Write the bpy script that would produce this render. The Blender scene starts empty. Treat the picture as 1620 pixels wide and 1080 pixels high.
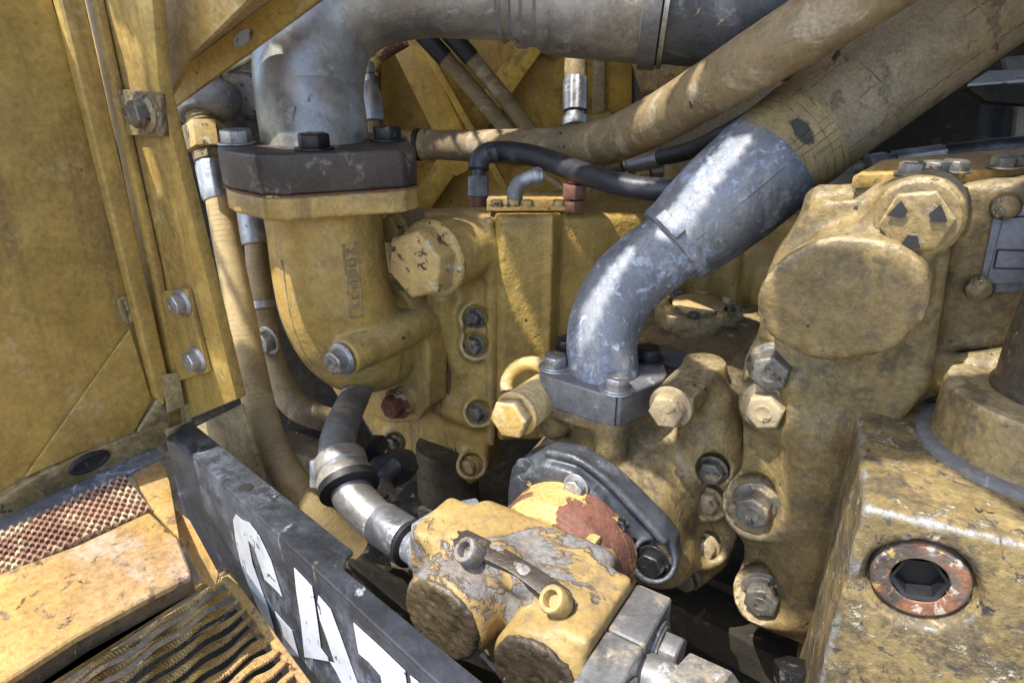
import bpy, bmesh, math, random
import numpy as np
from math import sin, cos, pi, radians, sqrt
from mathutils import Vector, Matrix, Quaternion
random.seed(7); np.random.seed(7)
sc = bpy.context.scene
COL = sc.collection
# ------------------------------------------------------------------ camera, sky, sun, exposure
F = 1050.; PITCH = radians(23); YAW = radians(33); C = np.array([0, 0, 1.5])
right = np.array([cos(YAW), sin(YAW), 0])
fwd = np.array([-sin(YAW)*cos(PITCH), cos(YAW)*cos(PITCH), -sin(PITCH)])
up = np.cross(right, fwd)
cam = bpy.data.objects.new('camera', bpy.data.cameras.new('camera')); COL.objects.link(cam)
cam.location = C; cam.rotation_euler = (radians(90)-PITCH, 0, YAW)
cam.data.lens = 36*F/1620; cam.data.sensor_width = 36; cam.data.clip_start = .01; cam.data.clip_end = 400
sc.camera = cam
SUN_EL = radians(62); SUN_H = (-.42, -.907)
w = bpy.data.worlds.new('World'); sc.world = w; w.use_nodes = True
wn = w.node_tree.nodes; bg = wn['Background']; bg.inputs[1].default_value = .15
sky = wn.new('ShaderNodeTexSky'); sky.sky_type = 'NISHITA'; sky.sun_disc = False
sky.sun_elevation = SUN_EL; sky.sun_rotation = math.atan2(SUN_H[0], SUN_H[1])
sky.air_density = 1.0; sky.dust_density = 2.0; sky.ozone_density = 1.0
w.node_tree.links.new(sky.outputs[0], bg.inputs[0])
sd = Vector((SUN_H[0]*cos(SUN_EL), SUN_H[1]*cos(SUN_EL), sin(SUN_EL))).normalized()
sun = bpy.data.objects.new('sun', bpy.data.lights.new('sun', 'SUN')); COL.objects.link(sun)
sun.data.energy = 2.7; sun.data.angle = radians(.5); sun.data.color = (1, .94, .84)
sun.rotation_euler = sd.to_track_quat('Z', 'Y').to_euler(); sun.location = (0, -2, 4)
sc.view_settings.view_transform = 'Standard'; sc.view_settings.look = 'None'
sc.view_settings.exposure = 1.55; sc.view_settings.gamma = 1
sc.cycles.max_bounces = 8; sc.cycles.diffuse_bounces = 3

# ------------------------------------------------------------------ photo geometry: a pixel of the photo and a distance or plane give a point
def ray(px, py): return fwd + right*(px-810)/F + up*(540-py)/F
def P(px, py, d): return C + d*ray(px, py)
def on(px, py, ax, v):
    r = ray(px, py); return C + r*((v-C[ax])/r[ax])
def onX(px, py, x): return on(px, py, 0, x)
def onY(px, py, y): return on(px, py, 1, y)
def onZ(px, py, z): return on(px, py, 2, z)
def onPl(px, py, p0, n):
    r = ray(px, py); return C + r*(((np.array(p0)-C)@n)/(r@n))
def V3(*a): return np.array(a, float)
def nrm(v): v = np.array(v, float); return v/np.linalg.norm(v)

# ------------------------------------------------------------------ materials
def lin(c): return tuple(((x/255)/12.92 if x/255 <= .04045 else ((x/255+.055)/1.055)**2.4) for x in c)
class NT:
    def __init__(s, m): s.t = m.node_tree; s.n = s.t.nodes; s.l = s.t.links
    def new(s, k, **kw):
        o = s.n.new(k)
        for a, b in kw.items(): setattr(o, a, b)
        return o
    def link(s, a, b): s.l.new(a, b)
    def setin(s, sock, v):
        if hasattr(v, 'links') or hasattr(v, 'is_linked'): s.l.new(v, sock)
        else: sock.default_value = v
    def math(s, op, a, b=0., clamp=False):
        o = s.new('ShaderNodeMath', operation=op, use_clamp=clamp); s.setin(o.inputs[0], a); s.setin(o.inputs[1], b); return o.outputs[0]
    def mixc(s, f, a, b, blend='MIX'):
        o = s.new('ShaderNodeMix', data_type='RGBA', blend_type=blend)
        s.setin(o.inputs[0], f); s.setin(o.inputs[6], a if hasattr(a, 'is_linked') else (*a, 1)); s.setin(o.inputs[7], b if hasattr(b, 'is_linked') else (*b, 1)); return o.outputs[2]
    def mixf(s, f, a, b):
        o = s.new('ShaderNodeMix', data_type='FLOAT'); s.setin(o.inputs[0], f); s.setin(o.inputs[2], a); s.setin(o.inputs[3], b); return o.outputs[0]
    def map(s, v, a, b, c=0., d=1., smooth=True):
        o = s.new('ShaderNodeMapRange', interpolation_type='SMOOTHSTEP' if smooth else 'LINEAR'); s.setin(o.inputs[0], v)
        for i, x in enumerate((a, b, c, d)): o.inputs[i+1].default_value = x
        return o.outputs[0]
    def noise(s, vec, scale, detail=6, rough=.6, dist=0, off=0, an=None):
        m = s.new('ShaderNodeMapping'); s.link(vec, m.inputs[0]); m.inputs[1].default_value = (off, off*1.7, off*.6)
        if an: m.inputs[3].default_value = an
        o = s.new('ShaderNodeTexNoise'); s.link(m.outputs[0], o.inputs['Vector'])
        o.inputs['Scale'].default_value = scale; o.inputs['Detail'].default_value = detail
        o.inputs['Roughness'].default_value = rough; o.inputs['Distortion'].default_value = dist
        return o.outputs['Fac']
_seed = [0]
def mat(name, base, base2=None, rough=.5, metal=0., layers=(), bump=.0006, fine=260, var=.25, csc=10, hose=None, coat=0., around=None, marks=(), dent=0.):
    m = bpy.data.materials.new(name); m.use_nodes = True; t = NT(m)
    bs = t.n['Principled BSDF']; geo = t.new('ShaderNodeNewGeometry'); pos = geo.outputs['Position']
    sd0 = (sum((i+3)*ord(ch) for i, ch in enumerate(name)) % 997)*.31
    n0 = t.noise(pos, csc, 8, .65, .3, sd0)
    col = t.mixc(t.map(n0, .36, .64), base, base2 or tuple(x*.7 for x in base))
    nf = t.noise(pos, fine, 5, .65, 0, sd0+1)
    nm = t.noise(pos, fine*.22, 5, .7, .4, sd0+1.5)
    k = t.math('ADD', t.map(nf, .25, .75, 1-var, 1+var, False), t.map(nm, .25, .75, -var, var, False))
    cc = t.new('ShaderNodeVectorMath', operation='SCALE'); t.link(col, cc.inputs[0]); t.link(k, cc.inputs[3]); col = cc.outputs[0]
    h = t.math('ADD', t.math('MULTIPLY', nf, .55), t.math('MULTIPLY', nm, .8))
    if dent: h = t.math('ADD', h, t.math('MULTIPLY', t.noise(pos, 7, 3, .5, 0, sd0+4), dent))
    rg = t.map(nm, .3, .7, rough-.1, rough+.14, False); mt = metal
    if hose:
        uv = t.new('ShaderNodeUVMap'); sx = t.new('ShaderNodeSeparateXYZ'); t.link(uv.outputs[0], sx.inputs[0])
        pitch, depth, dark = hose
        q = t.math('ADD', sx.outputs[1], t.math('MULTIPLY', nm, pitch*.9))
        fr = t.math('FRACT', t.math('ADD', t.math('DIVIDE', q, pitch), sx.outputs[0]))
        ln = t.map(t.math('ABSOLUTE', t.math('SUBTRACT', fr, .5)), 0., .09, 1., 0.)
        ln = t.math('MULTIPLY', ln, t.map(t.noise(pos, 30, 4, .6, 0, sd0+9), .42, .6))
        col = t.mixc(t.math('MULTIPLY', ln, dark), col, tuple(x*.25 for x in base))
        h = t.math('SUBTRACT', h, t.math('MULTIPLY', ln, depth))
        if around:
            fu_ = t.math('FRACT', t.math('ADD', t.math('MULTIPLY', sx.outputs[0], around[0]), t.math('MULTIPLY', nm, .25)))
            lu = t.math('MULTIPLY', t.map(t.math('ABSOLUTE', t.math('SUBTRACT', fu_, .5)), 0., around[1], 1., 0.), t.map(t.noise(pos, 22, 4, .6, 0, sd0+11), .40, .58))
            col = t.mixc(t.math('MULTIPLY', lu, dark), col, tuple(x*.3 for x in base)); h = t.math('SUBTRACT', h, t.math('MULTIPLY', lu, depth))
    def markmask(c_, ax_, ln_, wd_):
        s1 = t.new('ShaderNodeVectorMath', operation='SUBTRACT'); t.link(pos, s1.inputs[0]); s1.inputs[1].default_value = tuple(map(float, c_))
        s2_ = t.new('ShaderNodeVectorMath', operation='DOT_PRODUCT'); t.link(s1.outputs[0], s2_.inputs[0]); s2_.inputs[1].default_value = tuple(map(float, ax_))
        s3 = t.new('ShaderNodeVectorMath', operation='LENGTH'); t.link(s1.outputs[0], s3.inputs[0])
        al_ = s2_.outputs['Value']; L2 = t.math('MULTIPLY', s3.outputs['Value'], s3.outputs['Value']); pr_ = t.math('SUBTRACT', L2, t.math('MULTIPLY', al_, al_))
        q = t.math('ADD', t.math('MULTIPLY', t.math('MULTIPLY', al_, al_), 1/ln_**2), t.math('MULTIPLY', pr_, 1/wd_**2))
        return t.map(t.math('ADD', q, t.math('MULTIPLY', t.math('SUBTRACT', nm, .5), 3.)), .75, 1.25, 1., 0.)
    for i, L in enumerate(layers):
        s2 = sd0+20+L.get('si', i)*5.3
        n = t.noise(pos, L.get('sc', 30), L.get('det', 9), L.get('nr', .65), L.get('dist', .5), s2, L.get('an'))
        thr, so = L['thr'], L.get('soft', .02)
        f = t.map(n, thr-so, thr+so)
        if L.get('brk'):
            f = t.math('MULTIPLY', f, t.map(t.noise(pos, L.get('sc', 30)*6, 5, .7, 0, s2+2), L['brk']-.08, L['brk']+.08))
        if L.get('top'):
            sx = t.new('ShaderNodeSeparateXYZ'); t.link(geo.outputs['Normal'], sx.inputs[0]); f = t.math('MULTIPLY', f, t.map(sx.outputs[2], .35, .9))
        if L.get('edge'):
            f = t.math('MULTIPLY', t.map(t.math('ADD', geo.outputs['Pointiness'], t.math('MULTIPLY', t.math('SUBTRACT', n, .5), .12)), L['edge'], L['edge']+.02), 1.)
        f = t.math('MULTIPLY', f, L.get('amt', 1.))
        c = L['col']; v = L.get('var', .3)
        lc = t.mixc(t.map(nf, .3, .7), tuple(x*(1-v) for x in c), tuple(x*(1+v) for x in c))
        col = t.mixc(f, col, lc); rg = t.mixf(f, rg, L.get('rough', .7)); mt = t.mixf(f, mt, L.get('metal', 0.))
        if L.get('h'): h = t.math('ADD', h, t.math('MULTIPLY', f, L['h']))
    for mk in marks:
        f = markmask(*mk); col = t.mixc(t.math('MULTIPLY', f, .9), col, (.025, .025, .03)); h = t.math('SUBTRACT', h, t.math('MULTIPLY', f, .6))
    t.link(col, bs.inputs['Base Color']); t.setin(bs.inputs['Roughness'], rg); t.setin(bs.inputs['Metallic'], mt)
    bs.inputs['Coat Weight'].default_value = coat; bs.inputs['Coat Roughness'].default_value = .25
    b = t.new('ShaderNodeBump'); b.inputs['Strength'].default_value = 1.; b.inputs['Distance'].default_value = bump
    t.link(h, b.inputs['Height']); t.link(b.outputs[0], bs.inputs['Normal'])
    return m
OCH, OCH2 = (.46, .315, .085), (.35, .235, .058)
GRIME = (.10, .075, .035); DUST = (.50, .42, .27); RUST = (.17, .055, .025); DK = (.035, .03, .025)
M = {}
M['paint'] = mat('yellow_paint', OCH, OCH2, .42, layers=[
    dict(col=(.13, .09, .04), sc=34, thr=.58, soft=.07, an=(1, 1, .1), amt=.55), 
    dict(col=(.26, .165, .05), sc=14, thr=.55, soft=.12, amt=.6), dict(col=DUST, sc=35, thr=.6, soft=.06, amt=.35, rough=.8, brk=.5),
    dict(col=DK, sc=55, thr=.715, soft=.012, h=-.9), dict(col=RUST, sc=28, thr=.72, soft=.02, brk=.45, h=-.5)], bump=.0005, coat=.15, dent=5.)
M['cast'] = mat('yellow_cast_paint', (.51, .345, .105), (.40, .26, .07), .34, layers=[
    dict(col=(.13, .09, .04), sc=34, thr=.58, soft=.07, an=(1, 1, .1), amt=.55), dict(col=(.40, .34, .24), sc=30, thr=.46, soft=.1, top=True, amt=.3, rough=.9), 
    dict(col=(.23, .155, .06), sc=18, thr=.56, soft=.1, amt=.6), dict(col=DUST, sc=60, thr=.6, soft=.05, amt=.4, brk=.5, rough=.8),
    dict(col=(.06, .04, .025), sc=70, thr=.70, soft=.012, h=-.8), dict(col=RUST, sc=24, thr=.71, soft=.015, brk=.45, h=-.5), dict(col=(.52, .42, .24), sc=40, thr=.5, edge=.535, amt=.65, rough=.5), dict(col=(.20, .17, .13), sc=60, thr=.5, edge=.57, amt=.7, metal=.4, rough=.4)], bump=.0013, fine=230, var=.2, coat=.25)
M['peel'] = mat('orange_peel_cast_paint', (.45, .30, .08), (.34, .22, .055), .36, layers=[dict(col=(.20, .14, .055), sc=14, thr=.56, soft=.1, amt=.6), dict(col=(.06, .04, .025), sc=60, thr=.68, soft=.012, h=-.8)], bump=.0035, fine=120, var=.14, coat=.25)
M['dirty'] = mat('grimy_yellow_cast', (.255, .187, .078), (.150, .108, .046), .28, layers=[
    dict(col=(.13, .09, .04), sc=34, thr=.58, soft=.07, an=(1, 1, .1), amt=.55), dict(col=(.40, .34, .24), sc=30, thr=.46, soft=.1, top=True, amt=.3, rough=.9), 
    dict(col=(.075, .058, .035), sc=26, thr=.57, soft=.05, amt=.7), dict(col=(.10, .08, .05), sc=90, thr=.58, soft=.04, amt=.6), dict(col=(.32, .245, .13), sc=40, thr=.58, soft=.05, amt=.35, brk=.5, rough=.8),
    dict(col=DK, sc=60, thr=.68, soft=.012, h=-.7), dict(col=(.52, .42, .24), sc=40, thr=.5, edge=.54, amt=.45, rough=.5), dict(col=(.20, .17, .13), sc=60, thr=.5, edge=.57, amt=.7, metal=.4, rough=.4)], bump=.0014, fine=240, var=.3)
M['old'] = mat('chipped_ochre_paint', (.29, .215, .095), (.15, .115, .055), .42, layers=[
    dict(col=(.09, .07, .045), sc=26, thr=.52, soft=.05, amt=.85, brk=.42), dict(col=(.42, .38, .28), sc=55, thr=.58, soft=.02, brk=.5, h=.5), dict(col=(.045, .045, .05), sc=120, thr=.60, soft=.02, amt=.8),
    dict(col=(.03, .03, .035), sc=38, thr=.665, soft=.01, h=-1.2), dict(col=RUST, sc=30, thr=.69, soft=.015, h=-1)], bump=.0014, fine=260, var=.35)
M['oldc'] = mat('chipped_ochre_casting', (.29, .215, .095), (.15, .115, .055), .42, layers=[
    dict(col=(.09, .07, .045), sc=26, thr=.52, soft=.05, amt=.85, brk=.42), dict(col=(.42, .38, .28), sc=55, thr=.58, soft=.02, brk=.5, h=.5), dict(col=(.045, .045, .05), sc=120, thr=.60, soft=.02, amt=.8),
    dict(col=(.03, .03, .035), sc=38, thr=.665, soft=.01, h=-1.2), dict(col=RUST, sc=30, thr=.69, soft=.015, h=-1), dict(col=(.28, .28, .27), sc=40, thr=.5, edge=.53, amt=.8, metal=.5, rough=.4)], bump=.0014, fine=260, var=.35)
M['gear'] = mat('gear_pump_patchy_paint', (.38, .27, .105), (.27, .185, .07), .5, layers=[
    dict(col=(.19, .13, .07), sc=17, thr=.53, soft=.012, h=-.3, det=7, si=0, amt=.8), dict(col=(.215, .21, .21), sc=17, thr=.55, soft=.012, h=-1.2, rough=.55, metal=.2, det=7, si=0), dict(col=(.17, .13, .09), sc=50, thr=.56, soft=.06, amt=.55), dict(col=(.13, .10, .07), sc=20, thr=.63, soft=.03, amt=.8),
    dict(col=(.2, .13, .05), sc=110, thr=.63, soft=.03, amt=.6)], bump=.0011, fine=240, var=.2)
M['oily'] = mat('oil_caked_end', (.11, .085, .05), (.05, .04, .028), .35, layers=[
    dict(col=(.30, .24, .13), sc=50, thr=.6, soft=.03, brk=.5, h=1), dict(col=(.5, .45, .35), sc=160, thr=.68, soft=.02, h=1)], bump=.002, fine=180, var=.4)
M['rusty'] = mat('rust_and_paint', (.19, .08, .052), (.115, .055, .045), .75, layers=[
    dict(col=(.50, .33, .12), sc=18, thr=.505, soft=.012, h=1.2, rough=.5, det=7), dict(col=(.62, .42, .16), sc=45, thr=.68, soft=.01, h=1.)], bump=.0011, fine=300, var=.35)
M['step'] = mat('sunbleached_step_paint', (.44, .31, .10), (.33, .20, .06), .6, layers=[
    dict(col=(.27, .17, .085), sc=9, thr=.54, soft=.07, amt=.7, rough=.85), dict(col=(.36, .30, .27), sc=12, thr=.57, soft=.05, amt=.6, brk=.45), dict(col=(.12, .085, .06), sc=90, thr=.60, soft=.03, amt=.8),
    dict(col=(.12, .07, .04), sc=45, thr=.635, soft=.02, brk=.45, h=-.8), dict(col=(.13, .09, .07), sc=14, thr=.67, soft=.03, brk=.4, h=-.6)], bump=.0012, fine=240, var=.3)
M['steel'] = mat('dull_galvanised_steel', (.40, .42, .45), (.22, .235, .26), .38, .75, layers=[
    dict(col=(.47, .49, .52), sc=26, thr=.55, soft=.06, amt=.5, rough=.7, metal=.1, brk=.48), dict(col=(.12, .11, .10), sc=18, thr=.62, soft=.06, amt=.6, metal=.2),
    dict(col=(.07, .065, .06), sc=70, thr=.70, soft=.02, metal=.1)], bump=.0005, fine=300, var=.16)
M['pipe'] = mat('bare_suction_pipe', (.42, .43, .44), (.25, .25, .24), .36, .7, layers=[
    dict(col=(.38, .31, .18), sc=7, thr=.53, soft=.09, amt=.6, metal=.1, rough=.6), dict(col=(.55, .57, .60), sc=60, thr=.60, soft=.05, amt=.5, metal=.1, brk=.5, rough=.7),
    dict(col=(.05, .045, .04), sc=40, thr=.66, soft=.02, amt=.8, metal=.1, an=(1, 1, .35))], bump=.0005, fine=240, var=.14)
M['oxid'] = mat('oxidised_blue_steel', (.24, .255, .28), (.13, .145, .175), .52, .35, layers=[
    dict(col=(.30, .35, .47), sc=22, thr=.54, soft=.06, brk=.52, rough=.9, h=.5), dict(col=(.42, .47, .56), sc=90, thr=.61, soft=.03, rough=.9, h=.4, amt=.7), dict(col=(.34, .35, .36), sc=50, thr=.58, soft=.04, an=(1, 1, .15), amt=.5, metal=.4),
    dict(col=(.10, .10, .11), sc=30, thr=.64, soft=.05, amt=.6)], bump=.0006, fine=320, var=.2)
M['grey'] = mat('grey_steel_block', (.20, .205, .215), (.12, .12, .125), .5, .35, layers=[
    dict(col=(.30, .255, .17), sc=30, thr=.56, soft=.05, amt=.6, metal=0, brk=.45), dict(col=(.35, .36, .38), sc=60, thr=.64, soft=.03, amt=.6)], bump=.0006, fine=300, var=.22)
M['flange'] = mat('black_primed_flange', (.075, .062, .052), (.045, .038, .034), .42, .3, layers=[
    dict(col=(.30, .26, .24), sc=45, thr=.59, soft=.06, amt=.5, brk=.48), dict(col=(.45, .32, .14), sc=35, thr=.74, soft=.01),
    dict(col=RUST, sc=26, thr=.66, soft=.04, amt=.6)], bump=.0007, fine=300, var=.25)
M['slate'] = mat('slate_grey_mount_paint', (.078, .086, .10), (.042, .047, .056), .36, .2, layers=[
    dict(col=(.22, .23, .25), sc=30, thr=.59, soft=.05, amt=.35, brk=.45), dict(col=(.42, .30, .12), sc=24, thr=.645, soft=.02), dict(col=DK, sc=50, thr=.66, soft=.02)], bump=.0007, fine=280, var=.25)
M['panel'] = mat('scuffed_black_panel', (.046, .052, .066), (.025, .028, .035), .28, .2, layers=[
    dict(col=(.17, .20, .25), sc=9, thr=.55, soft=.10, amt=.5, brk=.46, rough=.55), dict(col=(.38, .42, .48), sc=40, thr=.66, soft=.03, amt=.6, an=(1, 1, .3)),
    dict(col=(.23, .15, .08), sc=24, thr=.665, soft=.03, amt=.7, an=(1, 1, .25), brk=.45)], bump=.0004, fine=320, var=.2)
M['white'] = mat('white_stencil_paint', (.50, .53, .58), (.40, .43, .48), .55, layers=[dict(col=(.3, .3, .3), sc=20, thr=.60, soft=.05, amt=.5), dict(col=(.06, .06, .07), sc=70, thr=.625, soft=.01), dict(col=(.1, .1, .1), sc=45, thr=.615, soft=.008, an=(1, 1, .15))], bump=.0003, var=.06)
M['tan'] = mat('dusty_tan_hose', (.30, .22, .11), (.19, .14, .075), .62, hose=(.045, .5, .4), layers=[
    dict(col=(.17, .125, .07), sc=16, thr=.56, soft=.08, amt=.65), dict(col=(.50, .43, .33), sc=30, thr=.58, soft=.07, amt=.5),
    dict(col=(.035, .03, .028), sc=26, thr=.69, soft=.015, h=-.7)], bump=.0006, fine=380, var=.2)
M['tan2'] = mat('wrapped_tan_hose', (.42, .315, .15), (.32, .24, .12), .66, hose=(.0052, .5, .45), layers=[
    dict(col=(.17, .125, .07), sc=16, thr=.58, soft=.08, amt=.6), dict(col=(.035, .03, .028), sc=24, thr=.69, soft=.012, h=-.7)], bump=.0005, fine=380, var=.16)
hax = nrm(P(1560, -10, .5)-P(1225, 248, .53)); hcr = nrm(P(1300, 240, .47)-P(1240, 170, .47))
HM = [(P(1268, 196, .484), hcr, .026, .007), (P(1488, 40, .46), hcr, .024, .007), (P(1405, 108, .468), hcr, .016, .006), (P(1276, 262, .486), hcr, .010, .0025), (P(1340, 205, .475), hax, .006, .004),
      (P(1516, 90, .46), hax, .014, .004), (P(1312, 155, .476), hax, .005, .0025), (P(1300, 146, .476), hax, .003, .003)]
M['bighose'] = mat('big_wrapped_hose', (.28, .21, .105), (.18, .13, .055), .58, hose=(.085, .8, .9), layers=[
    dict(col=(.33, .30, .26), sc=8, thr=.58, soft=.09, amt=.4), dict(col=(.14, .10, .05), sc=18, thr=.60, soft=.07, amt=.6),
    dict(col=(.03, .03, .032), sc=18, thr=.645, soft=.015, h=-.8), dict(col=(.04, .04, .05), sc=11, thr=.635, soft=.03, brk=.45), dict(col=(.10, .07, .04), sc=60, thr=.6, soft=.03, amt=.7)], bump=.0007, fine=420, var=.24, around=(9, .035), marks=HM)
M['mesh'] = mat('hose_end_weave', (.30, .23, .11), (.21, .155, .07), .6, hose=(.0085, .8, .9), around=(44, .07), bump=.0006, fine=380, marks=HM)
M['rubber'] = mat('black_rubber', (.032, .035, .043), (.022, .024, .03), .38, layers=[dict(col=(.16, .17, .19), sc=30, thr=.6, soft=.06, amt=.5)], bump=.0003, fine=420)
M['band'] = mat('black_rubber_band', (.018, .018, .02), None, .5, bump=.0003)
M['zinc'] = mat('zinc_bolt', (.46, .47, .48), (.30, .31, .32), .34, .8, layers=[dict(col=(.36, .24, .12), sc=50, thr=.62, soft=.04, amt=.7), dict(col=(.08, .075, .07), sc=90, thr=.62, soft=.03, amt=.8)], bump=.0006, fine=500)
M['boltd'] = mat('black_oxide_bolt', (.045, .046, .05), (.03, .03, .032), .35, .6, layers=[dict(col=(.28, .27, .26), sc=80, thr=.62, soft=.04, amt=.5)], bump=.0005, fine=500)
M['boltg'] = mat('grey_grimy_bolt', (.24, .23, .205), (.13, .12, .10), .45, .45, layers=[dict(col=(.34, .25, .12), sc=60, thr=.58, soft=.04, amt=.7), dict(col=(.03, .03, .03), sc=100, thr=.58, soft=.03)], bump=.0005, fine=420)
M['bolty'] = mat('painted_bolt', (.50, .35, .13), (.38, .27, .11), .5, layers=[dict(col=(.07, .055, .04), sc=75, thr=.61, soft=.02, h=-1), dict(col=(.5, .47, .4), sc=60, thr=.62, soft=.03)], bump=.0005, fine=340)
M['boltp'] = mat('pale_dusty_bolt', (.40, .32, .19), (.28, .22, .13), .55, layers=[dict(col=(.15, .11, .07), sc=85, thr=.61, soft=.02, h=-1)], bump=.0005, fine=340)
M['boltr'] = mat('rusted_bolt', (.22, .085, .045), (.12, .05, .03), .8, layers=[dict(col=(.45, .36, .22), sc=60, thr=.58, soft=.03)], bump=.0005, fine=300)
M['shade_black'] = mat('sooty_bay_steel', (.030, .024, .015), (.014, .012, .010), .7, layers=[dict(col=(.11, .075, .03), sc=10, thr=.60, soft=.08, amt=.6, brk=.5), dict(col=(.09, .07, .04), sc=30, thr=.62, soft=.03)], bump=.003, fine=90, var=.4)  # near-black colour stands in for the deep shade of the bay
M['back'] = mat('shaded_yellow_bulkhead', (.52, .325, .05), (.36, .22, .035), .45, layers=[dict(col=(.19, .11, .025), sc=20, thr=.60, soft=.06, amt=.7), dict(col=(.06, .04, .02), sc=60, thr=.68, soft=.015)], bump=.0005, fine=160)  # plain bulkhead yellow; no shade is mixed into the colour
M['plugm'] = mat('worn_socket_plug', (.19, .15, .125), (.10, .08, .07), .5, .4, layers=[dict(col=(.26, .11, .05), sc=45, thr=.54, soft=.04, amt=.8), dict(col=(.5, .43, .36), sc=60, thr=.60, soft=.03, amt=.8), dict(col=(.40, .30, .09), sc=70, thr=.64, soft=.02)], bump=.001, fine=300, var=.3)
M['meshm'] = mat('rusty_expanded_metal', (.36, .22, .15), (.22, .11, .07), .7, layers=[dict(col=(.50, .38, .24), sc=60, thr=.55, soft=.05)], bump=.0008, fine=260, var=.3)
M['copper'] = mat('coppery_fitting', (.33, .17, .12), (.2, .1, .07), .45, .5, bump=.0006)
M['labelm'] = mat('blank_metal_plate', (.20, .225, .27), (.14, .16, .19), .45, .3, layers=[dict(col=(.40, .44, .50), sc=40, thr=.58, soft=.04, amt=.6)], bump=.0006)
M['soil'] = mat('yard_soil', (.22, .17, .12), (.15, .12, .08), .9, csc=1.5, fine=40, bump=.01)

# ------------------------------------------------------------------ mesh tools
class MB:
    def __init__(s): s.v = []; s.f = []; s.uv = {}
    def add(s, v, f):
        b = len(s.v); s.v += [tuple(map(float, p)) for p in v]; s.f += [tuple(i+b for i in q) for q in f]; return b
    def box(s, c, hs, R=None):
        c = np.array(c, float); R = np.eye(3) if R is None else np.array(R, float)     # rows are the box axes
        vs = [c + R.T @ (np.array(hs)*np.array([i, j, k])) for i in (-1, 1) for j in (-1, 1) for k in (-1, 1)]
        s.add(vs, [(0, 1, 3, 2), (4, 6, 7, 5), (0, 4, 5, 1), (2, 3, 7, 6), (0, 2, 6, 4), (1, 5, 7, 3)]); return s
    def prism(s, pts, off):
        pts = [np.array(p, float) for p in pts]; n = len(pts); off = np.array(off, float)
        N = sum((np.cross(pts[i], pts[(i+1) % n]) for i in range(n)), np.zeros(3))
        if N@off < 0: pts = pts[::-1]
        s.add(pts+[p+off for p in pts], [tuple(range(n))[::-1], tuple(range(n, 2*n))]+[(i, (i+1) % n, n+(i+1) % n, n+i) for i in range(n)]); return s
    def loft(s, pts, rad, seg=28, cap=True, frame0=None, ovs=None):
        pts = [np.array(p, float) for p in pts]; n = len(pts)
        T = [nrm(pts[min(i+1, n-1)]-pts[max(i-1, 0)]) for i in range(n)]
        a = nrm(np.cross(T[0], V3(0, 0, 1) if abs(T[0][2]) < .9 else V3(0, 1, 0))) if frame0 is None else nrm(frame0)
        base = len(s.v); L = 0.; vs = []; ls = []
        for i in range(n):
            a = nrm(a - T[i]*(a@T[i])); b = np.cross(T[i], a)
            if i: L += np.linalg.norm(pts[i]-pts[i-1])
            ls.append(L)
            for j in range(seg):
                th = 2*pi*j/seg; r = rad[i] if not callable(rad) else rad(i, th)
                vs.append(pts[i]+(a*cos(th)+b*sin(th))*r)
        fs = []
        for i in range(n-1):
            for j in range(seg):
                q = (i*seg+j, i*seg+(j+1) % seg, (i+1)*seg+(j+1) % seg, (i+1)*seg+j); fs.append(q)
                s.uv[len(s.f)+len(fs)-1] = [(j/seg, ls[i]), ((j+1)/seg, ls[i]), ((j+1)/seg, ls[i+1]), (j/seg, ls[i+1])]
        if cap: fs += [tuple(range(seg))[::-1], tuple((n-1)*seg+j for j in range(seg))]
        s.add(vs, fs); return s
    def cyl(s, p0, p1, r, r1=None, seg=28): return s.loft([p0, p1], [r, r if r1 is None else r1], seg)
    def lathe(s, o, ax, prof, seg=32):
        ax = nrm(ax); o = np.array(o, float)
        a = nrm(np.cross(ax, V3(0, 0, 1) if abs(ax[2]) < .9 else V3(0, 1, 0))); b = np.cross(ax, a)
        vs = [o+ax*z+(a*cos(2*pi*j/seg)+b*sin(2*pi*j/seg))*r for r, z in prof for j in range(seg)]; n = len(prof)
        s.add(vs, [(i*seg+j, i*seg+(j+1) % seg, (i+1)*seg+(j+1) % seg, (i+1)*seg+j) for i in range(n-1) for j in range(seg)]+[tuple(range(seg))[::-1], tuple((n-1)*seg+j for j in range(seg))]); return s
    def mesh(s, name, o=(0, 0, 0), bevel=0, seg=2, ang=35, jit=0):
        me = bpy.data.meshes.new(name); o = np.array(o, float)
        me.from_pydata([tuple(np.array(p)-o) for p in s.v], [], s.f)
        if s.uv:
            uv = me.uv_layers.new(name='UVMap').data
            for p in me.polygons:
                if p.index in s.uv:
                    for li, c in zip(p.loop_indices, s.uv[p.index]): uv[li].uv = c
        if bevel:
            bm = bmesh.new(); bm.from_mesh(me)
            bmesh.ops.recalc_face_normals(bm, faces=bm.faces)
            es = [e for e in bm.edges if len(e.link_faces) == 2 and e.calc_face_angle(0) > radians(28)]
            bmesh.ops.bevel(bm, geom=es, offset=bevel, segments=seg, profile=.6, affect='EDGES', clamp_overlap=True)
            bm.to_mesh(me); bm.free()
        me.polygons.foreach_set('use_smooth', [True]*len(me.polygons)); me.set_sharp_from_angle(angle=radians(ang)); me.update()
        return me
def spline(pts, n=10):
    pts = [np.array(p, float) for p in pts]; out = []
    q = [2*pts[0]-pts[1]]+pts+[2*pts[-1]-pts[-2]]
    for i in range(1, len(q)-2):
        for k in range(n):
            t = k/n; a, b, c, d = q[i-1:i+3]
            out.append(.5*((2*b)+(-a+c)*t+(2*a-5*b+4*c-d)*t*t+(-a+3*b-3*c+d)*t**3))
    out.append(pts[-1]); return out
def ptube(spec, n=10):
    """spec rows (px, py, radius in px, distance): a spline of centres with radii"""
    rows = [list(P(x, y, d))+[r*d/F] for x, y, r, d in spec]
    s = spline(rows, n); return [p[:3] for p in s], [p[3] for p in s]

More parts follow.
